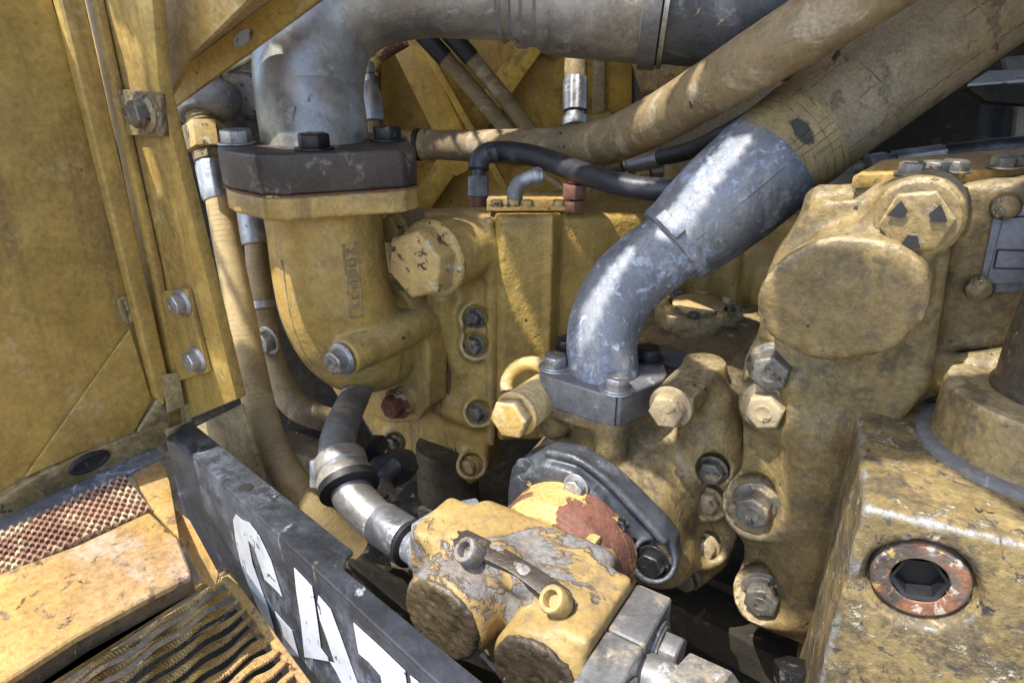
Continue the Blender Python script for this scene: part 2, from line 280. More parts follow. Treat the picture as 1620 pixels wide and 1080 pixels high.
# ------------------------------------------------------------------ scene tools
def thing(name, label, cat, loc, group=None):
    o = bpy.data.objects.new(name, None); COL.objects.link(o); o.location = tuple(map(float, loc)); o.empty_display_size = .02
    o['label'] = label; o['category'] = cat
    if group: o['group'] = group
    return o
def link(name, me, m, parent=None, loc=None, label=None, cat=None, group=None, kind=None):
    o = bpy.data.objects.new(name, me); COL.objects.link(o)
    if m is not None and not me.materials: me.materials.append(m)
    if parent is not None: o.parent = parent
    if loc is not None: o.location = tuple(map(float, loc))
    if label: o['label'] = label
    if cat: o['category'] = cat
    if group: o['group'] = group
    if kind: o['kind'] = kind
    return o
def wloc(o):
    l = np.array(o.location)
    while o.parent is not None: o = o.parent; l = l+np.array(o.location)
    return l
def part(name, mb, m, parent, bevel=0, label=None, **k):
    return link(name, mb.mesh(name, wloc(parent), bevel, **k), M[m], parent, label=label)
def single(name, mb, m, label, cat, bevel=0, o=None, group=None, kind=None, **k):
    o = mb.v[0] if o is None else o
    return link(name, mb.mesh(name, o, bevel, **k), M[m], None, o, label, cat, group, kind)

_bolts = {}
def bolt_mesh(kind, m):
    if (kind, m) in _bolts: return _bolts[kind, m]
    b = MB()
    def hexa(r0, z0, z1, ch=.12):
        rings = [(r0*.985, z0), (r0, z0+.02), (r0, z1-ch), (r0*.93, z1-ch*.35), (r0*.84, z1)]
        vs = [(r*cos(pi*j/3), r*sin(pi*j/3), z) for r, z in rings for j in range(6)]
        n = len(rings)
        b.add(vs, [(i*6+j, i*6+(j+1) % 6, (i+1)*6+(j+1) % 6, (i+1)*6+j) for i in range(n-1) for j in range(6)]+[tuple(range(6))[::-1], tuple((n-1)*6+j for j in range(6))])
    if kind == 'hex':
        b.lathe((0, 0, 0), (0, 0, 1), [(1.22, 0), (1.25, .06), (1.22, .14), (1.0, .16)], 28); hexa(1., .15, .98)
        for k in range(3):
            a = k*2*pi/3+.3; b.box((.42*cos(a), .42*sin(a), .985), (.24, .045, .02), [(cos(a), sin(a), 0), (-sin(a), cos(a), 0), (0, 0, 1)])
    elif kind == 'hexw':
        b.lathe((0, 0, 0), (0, 0, 1), [(1.36, 0), (1.38, .05), (1.34, .15), (1.15, .17), (1.12, .26), (1., .27)], 32); hexa(1., .26, 1.16)
        b.lathe((0, 0, 1.15), (0, 0, 1), [(.46, 0), (.46, .035), (.36, .04), (.34, .022)], 20)
    elif kind == 'plug':
        b.lathe((0, 0, 0), (0, 0, 1), [(1.12, 0), (1.14, .1), (1.08, .2), (.98, .22)], 32); hexa(1., .2, .95, .1)
    elif kind == 'socket':
        b.lathe((0, 0, 0), (0, 0, 1), [(1., 0), (1.02, .1), (1.02, 1.35), (.93, 1.48), (.62, 1.5), (.60, 1.45), (.56, .75), (.1, .7)], 32)
    elif kind == 'big':
        b.lathe((0, 0, 0), (0, 0, 1), [(1.15, 0), (1.17, .04), (1.12, .1), (.9, .12)], 36); hexa(1., .1, .42, .08)
        for k in range(3):
            a = k*2*pi/3+.5; x, y = .47*cos(a), .47*sin(a)
            b.prism([(x+q*cos(a+d), y+q*sin(a+d), .40) for d, q in ((.0, .2), (.9, .30), (2.4, .16), (3.9, .16), (5.4, .30))], (0, 0, .032))
    me = b.mesh('bolt', (0, 0, 0), .035 if kind not in ('socket',) else 0, 1, ang=40); me.materials.append(M[m]); _bolts[kind, m] = me
    return me
def bolt(parent, p, ax, r, kind='hex', m='boltg', name='bolt', spin=None, label=None):
    o = link(name, bolt_mesh(kind, m), None, parent, np.array(p)-wloc(parent), label=label)
    o.rotation_mode = 'QUATERNION'
    q = Vector((0, 0, 1)).rotation_difference(Vector(nrm(ax))); s = random.uniform(0, pi/3) if spin is None else spin
    o.rotation_quaternion = q @ Quaternion((0, 0, 1), s); o.scale = (r, r, r); return o

# ------------------------------------------------------------------ castings: distance fields meshed by surface nets
class SDF:
    def __init__(s, lo, hi, h):
        s.lo = np.array(lo, float); s.h = h; s.n = np.maximum(np.ceil((np.array(hi)-s.lo)/h).astype(int)+1, 4)
        s.ax = [(s.lo[i]+h*np.arange(s.n[i])).astype(np.float32) for i in range(3)]
        s.f = np.full(s.n, .03, np.float32)
    def _sl(s, lo, hi, m):
        out = []
        for i in range(3):
            a = int(np.floor((lo[i]-m-s.lo[i])/s.h)); b = int(np.ceil((hi[i]+m-s.lo[i])/s.h))+1
            out.append(slice(max(a, 0), min(max(b, 0), s.n[i])))
        return tuple(out)
    def _g(s, sl): return np.meshgrid(s.ax[0][sl[0]], s.ax[1][sl[1]], s.ax[2][sl[2]], indexing='ij', sparse=True)
    def _op(s, lo, hi, k, sub, fn):
        m = k*1.2+3.5*s.h; sl = s._sl(lo, hi, m)
        if any(q.stop <= q.start for q in sl): return
        d = fn(*s._g(sl)).astype(np.float32); a = s.f[sl]
        if sub: a = -a
        if k > 0:
            h = np.clip(.5+.5*(d-a)/k, 0, 1); r = d*(1-h)+a*h-k*h*(1-h)
        else: r = np.minimum(a, d)
        s.f[sl] = -r if sub else r
    def cone(s, p0, p1, r0, r1=None, k=.006, sub=False):
        p0 = np.array(p0, float); p1 = np.array(p1, float); r1 = r0 if r1 is None else r1; ba = p1-p0; L2 = ba@ba
        def fn(X, Y, Z):
            t = np.clip(((X-p0[0])*ba[0]+(Y-p0[1])*ba[1]+(Z-p0[2])*ba[2])/max(L2, 1e-12), 0, 1)
            return np.sqrt((X-p0[0]-t*ba[0])**2+(Y-p0[1]-t*ba[1])**2+(Z-p0[2]-t*ba[2])**2)-(r0+(r1-r0)*t)
        R = max(r0, r1); s._op(np.minimum(p0, p1)-R, np.maximum(p0, p1)+R, k, sub, fn); return s
    def ball(s, p, r, k=.006, sub=False): return s.cone(p, np.array(p)+V3(0, 0, 1e-5), r, r, k, sub)
    def tube(s, pts, rs, k=.006, sub=False):
        pts = [np.array(p, float) for p in pts]
        def fn(X, Y, Z):
            out = None
            for i in range(len(pts)-1):
                p0, ba = pts[i], pts[i+1]-pts[i]; L2 = max(ba@ba, 1e-12)
                t = np.clip(((X-p0[0])*ba[0]+(Y-p0[1])*ba[1]+(Z-p0[2])*ba[2])/L2, 0, 1)
                d = np.sqrt((X-p0[0]-t*ba[0])**2+(Y-p0[1]-t*ba[1])**2+(Z-p0[2]-t*ba[2])**2)-(rs[i]+(rs[i+1]-rs[i])*t)
                out = d if out is None else np.minimum(out, d)
            return out
        R = max(rs); s._op(np.min(pts, 0)-R, np.max(pts, 0)+R, k, sub, fn); return s
    def cyl(s, p0, p1, r, k=.006, rd=.002, sub=False, r1=None):
        p0 = np.array(p0, float); p1 = np.array(p1, float); L = np.linalg.norm(p1-p0); u = (p1-p0)/L; r1 = r if r1 is None else r1
        def fn(X, Y, Z):
            a, b, c = X-p0[0], Y-p0[1], Z-p0[2]; t = a*u[0]+b*u[1]+c*u[2]
            q = np.sqrt(np.maximum((a-t*u[0])**2+(b-t*u[1])**2+(c-t*u[2])**2, 0))
            dx = q-(r+(r1-r)*np.clip(t/L, 0, 1))+rd; dy = np.abs(t-L/2)-L/2+rd
            return np.minimum(np.maximum(dx, dy), 0)+np.sqrt(np.maximum(dx, 0)**2+np.maximum(dy, 0)**2)-rd
        R = max(r, r1); s._op(np.minimum(p0, p1)-R, np.maximum(p0, p1)+R, k, sub, fn); return s
    def box(s, c, hs, rd=.003, k=.006, sub=False, R=None):
        c = np.array(c, float); R = np.eye(3) if R is None else np.array(R, float); hs = np.array(hs, float)
        e = np.abs(R.T)@hs
        def fn(X, Y, Z):
            d = []
            for i in range(3): d.append(np.abs((X-c[0])*R[i][0]+(Y-c[1])*R[i][1]+(Z-c[2])*R[i][2])-hs[i]+rd)
            return np.minimum(np.maximum(np.maximum(d[0], d[1]), d[2]), 0)+np.sqrt(sum(np.maximum(q, 0)**2 for q in d))-rd
        s._op(c-e, c+e, k, sub, fn); return s
    def ext(s, poly, y0, y1, rd=.004, k=.006, sub=False, ax=1, inset=0.):
        """polygon of 3-D points extruded along a world axis (1: y, 2: z, 0: x) from y0 to y1"""
        A, B = [(1, 2), (0, 2), (0, 1)][ax]; p = np.array([[q[A], q[B]] for q in poly], float)
        lo = np.zeros(3); hi = np.zeros(3); lo[A], lo[B] = p.min(0); hi[A], hi[B] = p.max(0); lo[ax], hi[ax] = min(y0, y1), max(y0, y1)
        mid, half = (y0+y1)/2, abs(y1-y0)/2
        def fn(X, Y, Z):
            G = [X, Y, Z]; U, W_, T = G[A], G[B], G[ax]
            d = None; sgn = np.ones(np.broadcast(U, W_).shape, np.float32)
            n = len(p)
            for i in range(n):
                v, w_ = p[i], p[(i-1) % n]; e = w_-v; wx = U-v[0]; wy = W_-v[1]
                t = np.clip((wx*e[0]+wy*e[1])/(e@e), 0, 1); dd = (wx-e[0]*t)**2+(wy-e[1]*t)**2
                d = dd if d is None else np.minimum(d, dd)
                c1 = W_ >= v[1]; c2 = W_ < w_[1]; c3 = e[0]*wy > e[1]*wx
                sgn = np.where((c1 & c2 & c3) | (~c1 & ~c2 & ~c3), -sgn, sgn)
            dx = sgn*np.sqrt(d)+rd+inset; dy = np.abs(T-mid)-half+rd
            return np.minimum(np.maximum(dx, dy), 0)+np.sqrt(np.maximum(dx, 0)**2+np.maximum(dy, 0)**2)-rd
        s._op(lo, hi, k, sub, fn); return s
    def rough(s, amp=.0006, fr=60, seed=0):
        X, Y, Z = np.meshgrid(*s.ax, indexing='ij', sparse=True); r = np.random.RandomState(seed)
        for i in range(5):
            a = r.normal(size=3)*fr; b = r.normal(size=3)*fr; ph = r.uniform(0, 6, 2)
            s.f += (amp*.3*np.sin(a[0]*X+a[1]*Y+a[2]*Z+ph[0])*np.sin(b[0]*X+b[1]*Y+b[2]*Z+ph[1])).astype(np.float32)
        return s
    def mesh(s, name, o=(0, 0, 0)):
        f = s.f; f[0] = f[-1] = .03; f[:, 0] = f[:, -1] = .03; f[:, :, 0] = f[:, :, -1] = .03
        ins = f < 0; n = s.n-1
        cnt = np.zeros(n, np.int8)
        for i in (0, 1):
            for j in (0, 1):
                for k in (0, 1): cnt += ins[i:n[0]+i, j:n[1]+j, k:n[2]+k]
        act = (cnt > 0) & (cnt < 8); I, J, K = np.nonzero(act)
        idx = np.full(n, -1, np.int64); idx[I, J, K] = np.arange(len(I))
        acc = np.zeros((len(I), 3)); num = np.zeros(len(I))
        cn = [(0, 0, 0), (1, 0, 0), (0, 1, 0), (1, 1, 0), (0, 0, 1), (1, 0, 1), (0, 1, 1), (1, 1, 1)]
        for a in range(8):
            for b in range(a+1, 8):
                if sum(abs(cn[a][q]-cn[b][q]) for q in range(3)) != 1: continue
                fa = f[I+cn[a][0], J+cn[a][1], K+cn[a][2]]; fb = f[I+cn[b][0], J+cn[b][1], K+cn[b][2]]
                m = (fa < 0) != (fb < 0); t = np.where(m, fa/np.where(m, fa-fb, 1), 0)
                pa = np.array(cn[a], float); pb = np.array(cn[b], float)
                acc += np.where(m[:, None], pa+(pb-pa)*t[:, None], 0); num += m
        vs = s.lo-np.array(o)+(np.stack([I, J, K], 1)+acc/num[:, None])*s.h
        quads = []
        for ax in range(3):
            sl0 = [slice(None)]*3; sl1 = [slice(None)]*3; sl0[ax] = slice(0, -1); sl1[ax] = slice(1, None)
            a, b = ins[tuple(sl0)], ins[tuple(sl1)]; E = np.stack(np.nonzero(a != b), 1)
            u, v = (ax+1) % 3, (ax+2) % 3
            E = E[(E[:, u] > 0) & (E[:, v] > 0) & (E[:, u] < n[u]) & (E[:, v] < n[v])]
            def at(du, dv):
                Q = E.copy(); Q[:, u] -= du; Q[:, v] -= dv; return idx[Q[:, 0], Q[:, 1], Q[:, 2]]
            q = np.stack([at(1, 1), at(0, 1), at(0, 0), at(1, 0)], 1)
            fl = ~a[E[:, 0], E[:, 1], E[:, 2]]; q[fl] = q[fl][:, ::-1]; quads.append(q)
        q = np.concatenate(quads); me = bpy.data.meshes.new(name)
        me.vertices.add(len(vs)); me.vertices.foreach_set('co', vs.astype(np.float32).ravel())
        me.loops.add(q.size); me.loops.foreach_set('vertex_index', q.ravel().astype(np.int32))
        me.polygons.add(len(q)); me.polygons.foreach_set('loop_start', (np.arange(len(q))*4).astype(np.int32))
        me.polygons.foreach_set('loop_total', np.full(len(q), 4, np.int32))
        me.update(calc_edges=True); me.validate(); me.polygons.foreach_set('use_smooth', [True]*len(q)); me.update(); return me
def cast(name, s, m, parent, rough=.0005, label=None):
    if rough: s.rough(rough, 70, len(name))
    return link(name, s.mesh(name, wloc(parent)), M[m], parent, label=label)
def pxs(pts, f): return [f(x, y) for x, y in pts]
NY = V3(0, -1, 0)
# ------------------------------------------------------------------ ground and bay
g = MB(); g.add([(-60, -60, 0), (60, -60, 0), (60, 60, 0), (-60, 60, 0)], [(0, 1, 2, 3)])
link('ground', g.mesh('ground'), M['soil'], kind='structure')

# left side panel of the machine, one sheet with folded ribs
XW = P(290, 650, .6)[0]; YP = P(290, 650, .6)[1]
wx = lambda x, y: onX(x, y, XW)
o = onX(150, 790, XW)
t = thing('side_panel', 'large yellow side panel with folded rib and diagonal seam at the left edge', 'panel', o)
part('panel_sheet', MB().prism([wx(-330, -30), wx(60, -30), wx(82, 0), wx(292, 655), wx(298, 672), wx(140, 745), wx(-300, 935)], (-.006, 0, 0)), 'paint', t, .001)
part('rib', MB().prism([onX(66, -60, XW+.001), onX(110, -60, XW+.001), onX(258, 600, XW+.001), onX(250, 640, XW+.001), onX(236, 622, XW+.001)], (.011, 0, 0)), 'paint', t, .004, seg=3)
part('rib', MB().prism([onX(122, -60, XW+.001), onX(150, -60, XW+.001), onX(283, 596, XW+.001), onX(267, 600, XW+.001)], (.006, 0, 0)), 'paint', t, .002)
part('gusset', MB().prism([onX(203, 520, XW+.001), onX(236, 628, XW+.001), onX(205, 690, XW+.001), onX(130, 712, XW+.001), onX(38, 752, XW+.001)], (.0035, 0, 0)), 'paint', t, .0012)
part('gusset', MB().prism([onX(246, 628, XW+.001), onX(262, 640, XW+.001), onX(262, 672, XW+.001), onX(206, 690, XW+.001)], (.006, 0, 0)), 'dirty', t, .001)
part('bottom_rail', MB().prism([wx(-60, 812), wx(60, 742), wx(138, 708), wx(240, 668), wx(262, 672), wx(262, 692), wx(150, 748), wx(20, 806), wx(-60, 842)], (.009, 0, 0)), 'dirty', t, .002)
tp = [onX(x, y, XW+.001) for x, y in [(196, 474), (206, 500), (203, 512), (190, 480), (192, 472), (203, 474), (212, 500)]]
part('latch_loop', MB().loft(spline(tp, 5), [.0022]*31, 10), 'old', t)
gc = onX(141, 731, XW+.009)
gm = MB()
ring = [gc+V3(0, .0135*cos(a), .0055*sin(a)) for a in np.linspace(0, 2*pi, 29)]
gm.loft(ring, [.0026]*29, 10); part('grommet', gm, 'band', t)
gm = MB(); gm.prism([gc+V3(.0005, .012*cos(a), .0045*sin(a)) for a in np.linspace(0, 2*pi, 25)[:-1]], (.001, 0, 0)); part('grommet_shade', gm, 'shade_black', t)  # flat near-black disc; the dark inside the grommet is painted on
part('clip', MB().prism([onX(254, 592, XW+.012), onX(280, 588, XW+.012), onX(290, 640, XW+.012), onX(264, 652, XW+.012)], (.003, 0, 0)), 'dirty', t, .001)
part('clip', MB().prism([onX(283, 640, XW+.008), onX(296, 636, XW+.008), onX(302, 672, XW+.008), onX(262, 690, XW+.008), (onX(258, 680, XW+.008)), onX(287, 668, XW+.008)], (.003, 0, 0)), 'dirty', t, .001)

# door post: plate facing the lens, hinge plates and bolts on it
yp = lambda x, y, dy=0.: onY(x, y, YP+dy)
t = thing('door_post', 'tall olive yellow door post with bolted hinge plates left of the tan hoses', 'post', yp(320, 660))
part('post_plate', MB().prism([yp(150, -60), yp(236, -60), yp(250, 130), yp(374, 632), yp(286, 668)], (0, .010, 0)), 'paint', t, .0015)
part('post_lip', MB().prism([yp(118, -60, -.001), yp(152, -60, -.001), yp(178, 60, -.001), yp(212, 220, -.001), yp(256, 420, -.001), yp(287, 600, -.001), yp(272, 604, -.001), yp(200, 240, -.001)], (0, -.006, 0)), 'paint', t, .0015)
hp1 = part('hinge_plate', MB().prism([yp(238, 461, -.0005), yp(303, 455, -.0005), yp(336, 586, -.0005), yp(284, 601, -.0005)], (0, -.004, 0)), 'paint', t, .0008)
bolt(hp1, yp(289, 479, -.0045), NY, .0085, 'hexw', 'zinc'); bolt(hp1, yp(312, 568, -.0045), NY, .0085, 'hexw', 'zinc')
hp2 = part('hinge_plate', MB().prism([yp(193, 141, -.0005), yp(262, 148, -.0005), yp(267, 216, -.0005), yp(209, 213, -.0005)], (0, -.004, 0)), 'old', t, .0008)
bolt(hp2, yp(231, 180, -.0045), NY, .0095, 'hexw', 'boltg')
part('lower_panel', MB().prism([yp(300, 680, .02), yp(380, 640, .02), yp(420, 770, .02), yp(400, 860, .02)], (0, .004, 0)), 'dirty', t, .001)

t = thing('corner_gusset_plate', 'pale yellow upright plate behind the angle bracket in the top left corner', 'plate', yp(205, 130, .03))
part('plate', MB().prism([yp(158, -60, .03), yp(452, -60, .03), yp(300, 90, .03), yp(262, 160, .03), yp(205, 150, .03)], (0, .005, 0)), 'cast', t, .001)
part('rib', MB().prism([yp(180, -60, .029), yp(204, -60, .029), yp(226, 100, .029), yp(214, 110, .029)], (0, -.004, 0)), 'cast', t, .001)

# angle bracket
a0, a1 = P(196, 136, .575), P(470, -84, .475); ad = nrm(a1-a0); au = nrm(V3(0, 0, 1)-ad*ad[2]); an = np.cross(ad, au)
if an@fwd < 0: an = -an
t = thing('angle_bracket', 'pale yellow angle bar slanting up over the bolted plate in the top left corner', 'bracket', a0)
def strip(p, q, u0, u1, n0, n1): return [p+au*u0+an*n0, q+au*u0+an*n0, q+au*u1+an*n0, p+au*u1+an*n0], an*(n1-n0)
pl, off = strip(a0, a1, -.002, .002, -.003, .040)
part('bracket_top_leg', MB().prism(pl, off), 'cast', t, .0012)
pl, off = strip(a0+ad*.004, a1, -.024, -.0025, .034, .040)
part('bracket_front_leg', MB().prism(pl, off), 'paint', t, .001)
part('slot_light', MB().prism([a0+ad*.112+au*(-.013+.005*sin(a))+an*.033+ad*.012*cos(a) for a in np.linspace(0, 2*pi, 17)[:-1]], an*.0008), 'white', t)  # white disc painted as the light coming through the bracket slot

# ------------------------------------------------------------------ bulkhead behind, braces, far details
BD = 1.25
bn = fwd*V3(1, 1, 0); bn = nrm(bn); bp = P(800, 200, BD)
bk = lambda x, y, dd=0.: onPl(x, y, bp-bn*dd, bn)
t = thing('bulkhead', 'yellow bulkhead with crossed braces behind the suction pipe', 'bulkhead', bk(800, 420))
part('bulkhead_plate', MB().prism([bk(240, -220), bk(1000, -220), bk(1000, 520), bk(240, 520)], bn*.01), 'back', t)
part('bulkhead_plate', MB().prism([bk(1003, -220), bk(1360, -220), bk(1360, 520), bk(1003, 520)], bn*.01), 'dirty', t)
def bar(x0, y0, x1, y1, wd, dd, th, name='brace', m='back', par=None):
    p, q = bk(x0, y0, dd), bk(x1, y1, dd); u = nrm(q-p); s_ = nrm(np.cross(u, bn))*wd/2
    part(name, MB().prism([p-s_, q-s_, q+s_, p+s_], bn*th), m, par or t, .002)
bar(625, 380, 862, 40, .042, .05, .045); bar(618, 20, 740, 270, .050, .085, .01); bar(645, 30, 800, 300, .012, .10, .03)
bar(590, 60, 600, 340, .02, .03, .02)
bar(975, -60, 975, 240, .055, .05, .03, 'upright', 'back'); bar(948, -60, 948, 240, .02, .06, .03, 'upright', 'dirty')
bar(1005, 60, 1050, 200, .03, .09, .03, 'brace', 'dirty')

t = thing('yellow_box', 'small sunlit yellow box with a rusty rim under the dark hose sleeve', 'box', bk(1062, 145, .2))
part('box_body', MB().prism([bk(1026, 90, .2), bk(1096, 92, .2), bk(1098, 138, .2), bk(1024, 144, .2)], bn*.05), 'step', t, .002)
part('rim', MB().prism([bk(1020, 146, .205), bk(1120, 130, .205), bk(1120, 148, .205), bk(1022, 162, .205)], bn*.05), 'rusty', t, .003)
t = thing('top_rail', 'sunlit yellow rail edge below the crimped vertical hose', 'rail', bk(970, 195, .12))
part('rail_plate', MB().prism([bk(925, 184, .12), bk(1060, 164, .12), bk(1100, 176, .12), bk(1100, 200, .12), bk(925, 204, .12)], bn*.03), 'step', t, .002)

# vertical hose with crimped ferrule
o = P(910, 205, .98)
t = thing('vertical_hose', 'thin upright hose with a ribbed silver ferrule above the long tan hose', 'hose', o)
pp, rr = ptube([(911, 20, 18, .98), (911, 80, 18, .98), (911, 128, 18, .98)], 4); part('hose_tube', MB().loft(pp, rr, 20), 'tan', t)
fm = MB(); pts = [P(911, 125, .98), P(910, 176, .98)]
fm.loft([pts[0]+(pts[1]-pts[0])*k/6 for k in range(7)], lambda i, th: .0182*(1+.04*cos(9*th))*(1.0 if i not in (0,) else .95), 54)
part('ferrule', fm, 'steel', t, ang=60)
part('collar', MB().lathe(P(910, 178, .98), P(910, 205, .98)-P(910, 178, .98), [(.015, 0), (.0155, .006), (.0195, .008), (.0195, .02), (.015, .022), (.013, .034)]), 'steel', t)

# diagonal pair of thin hoses before the bulkhead
for i, (a, b, lab) in enumerate([((655, 40), (835, 250), 'thin tan hose slanting down before the braces, left one of the close pair'), ((700, 40), (868, 250), 'thin tan hose slanting down before the braces, right one of the close pair')]):
    t = thing('thin_hose', lab, 'hose', bk(*a, .25), 'thin hoses slanting before the bulkhead')
    pts = spline([bk(a[0]+(b[0]-a[0])*k+6*sin(k*3), a[1]+(b[1]-a[1])*k, .25) for k in (0, .33, .66, 1)], 8)
    part('hose_tube', MB().loft(pts, [.0118]*len(pts), 16), 'tan', t)
    part('sleeve', MB().loft(pts[:7], [.0132]*7, 16), 'band', t)
t = thing('hose_nipple', 'small silver crimped hose end on a thin rod beside the suction pipe', 'hose end', P(590, 205, .85))
part('hose_rod', MB().cyl(P(592, 215, .85), P(590, 190, .85), .0085), 'tan', t)
part('ferrule', MB().lathe(P(591, 193, .85), P(583, 112, .85)-P(591, 193, .85), [(.0135, 0), (.0142, .003), (.0138, .035), (.009, .048), (.006, .052), (.006, .06), (.008, .062), (.008, .075)]), 'steel', t)
t = thing('rusty_elbow', 'rusty small fitting tucked behind the bend of the suction pipe', 'fitting', P(612, 90, .9))
part('fitting_body', MB().loft(spline([P(585, 112, .9), P(600, 85, .9), P(640, 60, .9)], 6), [.012]*13, 14), 'rusty', t)

# ------------------------------------------------------------------ upper suction pipe
U = V3(cos(radians(49)), sin(radians(49)), 0); Vv = V3(-U[1], U[0], 0); Z = V3(0, 0, 1)
FC = P(500, 222, .62)
t = thing('suction_pipe', 'thick bare steel suction pipe bending over from the black flange', 'pipe', FC)
pp, rr = ptube([(497, 240, 80, .62), (491, 170, 83, .62), (491, 100, 86, .62), (512, 34, 87, .62), (572, -10, 84, .62), (660, -24, 78, .62), (760, -20, 76, .62), (835, -18, 76, .62)], 10)
k_ = 12; q_ = FC-Z*.02; pp = [q_+(pp[k_]-q_)*V3(a*a, a*a, a) for a in np.linspace(0, .98, 12)]+pp[k_:]; rr = list(np.linspace(.0487, rr[k_], 12))+rr[k_:]
part('pipe_tube', MB().loft(pp, rr, 56), 'pipe', t)
s0, s1 = P(822, -18, .62), P(1035, -4, .60); sl = np.linalg.norm(s1-s0)
part('sleeve', MB().lathe(s0, s1-s0, [(.048, 0), (.0515, .003), (.0515, .010), (.049, .013), (.0495, .022), (.0535, .026), (.0545, .032), (.0525, .037), (.056, .045), (.0565, sl-.01), (.0555, sl)], 56), 'pipe', t)
part('clamp_band', MB().lathe(P(1022, -4, .60), s1-s0, [(.055, 0), (.0605, .001), (.0605, .016), (.055, .017)], 56), 'grey', t)
part('clamp_band', MB().lathe(P(1052, -2, .598), s1-s0, [(.055, 0), (.059, .001), (.059, .005), (.055, .006)], 56), 'zinc', t)
pp, rr = ptube([(1030, -3, 94, .60), (1120, 2, 98, .595), (1230, 10, 104, .58), (1330, 22, 104, .60), (1460, -40, 104, .60), (1640, -170, 104, .60)], 6)
part('hose_tube', MB().loft(pp, rr, 48), 'slate', t, label='dark hose sleeve after the clamp')
part('weld_bead', MB().lathe(P(800, -19, .62), s1-s0, [(.046, 0), (.0478, .002), (.046, .005)], 48), 'pipe', t)
def uvz(c, u, v, z=0.): return c+U*u+Vv*v+Z*z
fpoly = [(-.084, -.022), (-.076, -.045), (-.048, -.084), (-.030, -.090), (.070, -.082), (.083, -.070), (.086, .010), (.050, .074), (-.050, .074), (-.082, .02)]
fl1 = part('flange', MB().prism([uvz(FC, u, v, -.034) for u, v in fpoly], Z*.034), 'flange', t, .004, seg=3)
for u, v in ((-.068, -.012), (-.002, -.069), (.064, -.022), (.0, .064)):
    bolt(fl1, uvz(FC, u, v, 0), Z, .0135, 'hex', 'boltd' if u > -.05 else 'zinc')

part('gasket', MB().prism([uvz(FC, u*1.004, v*1.004, -.0352) for u, v in fpoly], Z*.0014), 'boltr', t)
# yellow cast elbow under it
EC = FC-Z*.0345
t = thing('cast_elbow', 'yellow cast iron elbow with maker lettering under the black flange', 'pipe elbow', EC-Z*.2)
YM = V_ = FC[1]+.098
s = SDF(EC+V3(-.13, -.13, -.30), EC+V3(.13, .17, .006), .0024)
s.ext([uvz(EC, u*.985, v*.985) for u, v in fpoly], EC[2]-.021, EC[2], .003, 0, ax=2)
s.tube([EC-Z*.018, EC-Z*.030], [.062, .055], .012)
e0 = EC-Z*.03
path = spline([EC-Z*.03, EC-Z*.090+V3(0, .000, 0), EC-Z*.134+V3(0, .005, 0), EC-Z*.170+V3(0, .022, 0), EC-Z*.191+V3(0, .050, 0), EC-Z*.194+V3(0, .090, 0)], 5)
s.tube(path, [.0550+.003*sin(k/25*pi)-(.010*max(0, k-16)/9) for k in range(26)], .006)
ey = lambda x, y, d=0.: onY(x, y, YM+d-.030)
fl = [ey(598, 446), ey(640, 460), ey(670, 498), ey(683, 552), ey(682, 640), ey(664, 664), ey(615, 670), ey(556, 654), ey(520, 600), ey(520, 500), ey(556, 452)]
s.ext(fl, YM-.034, YM, .003, .003)
b1 = ey(655, 520)-V3(0, .0, 0)
def pxy(px, py, y0, y1):       # pixel seen on plane y0, extruded along y to y1
    p = onY(px, py, y0); q = p.copy(); q[1] = y1; return p, q
YB = YM-.098
p = onY(545, 566, FC[1]-.040); q = p.copy(); q[1] = YM-.005; s.cyl(p, q, .0185, .006, .003)
p2, q2 = pxy(630, 638, YM-.046, YM-.004); s.cyl(p2, q2, .017, .004, .003)
p3, q3 = pxy(478, 575, YM-.06, YM-.01)
# raised lettering tablet on the right side of the riser
tb = P(560, 492, .60)
s.mesh_done = True
cast('elbow_body', s, 'cast', t, .0005)
bolt(t, p+V3(.0, -.003, 0), NY, .0122, 'hexw', 'zinc')
bolt(t, p2+V3(0, -.001, 0), NY, .0135, 'hexw', 'boltr', label='rusted bolt head')
fc_ = np.mean(fl, 0); part('gasket', MB().prism([np.array([(q[0]-fc_[0])*1.035+fc_[0], YM+.0002, (q[2]-fc_[2])*1.035+fc_[2]]) for q in fl], (0, .0026, 0)), 'boltr', t)
ol = []
for k in range(3, 22):
    T_ = nrm(path[k+1]-path[k-1]); N_ = nrm(np.cross(T_, V3(1, 0, 0))); N_ = N_ if N_[1] < 0 or N_[2] < 0 else -N_; ol.append(path[k]+N_*(.0547+.003*sin(k/25*pi)-(.010*max(0, k-16)/9)))
part('parting_line', MB().loft(ol, [.0014]*len(ol), 8), 'cast', t)
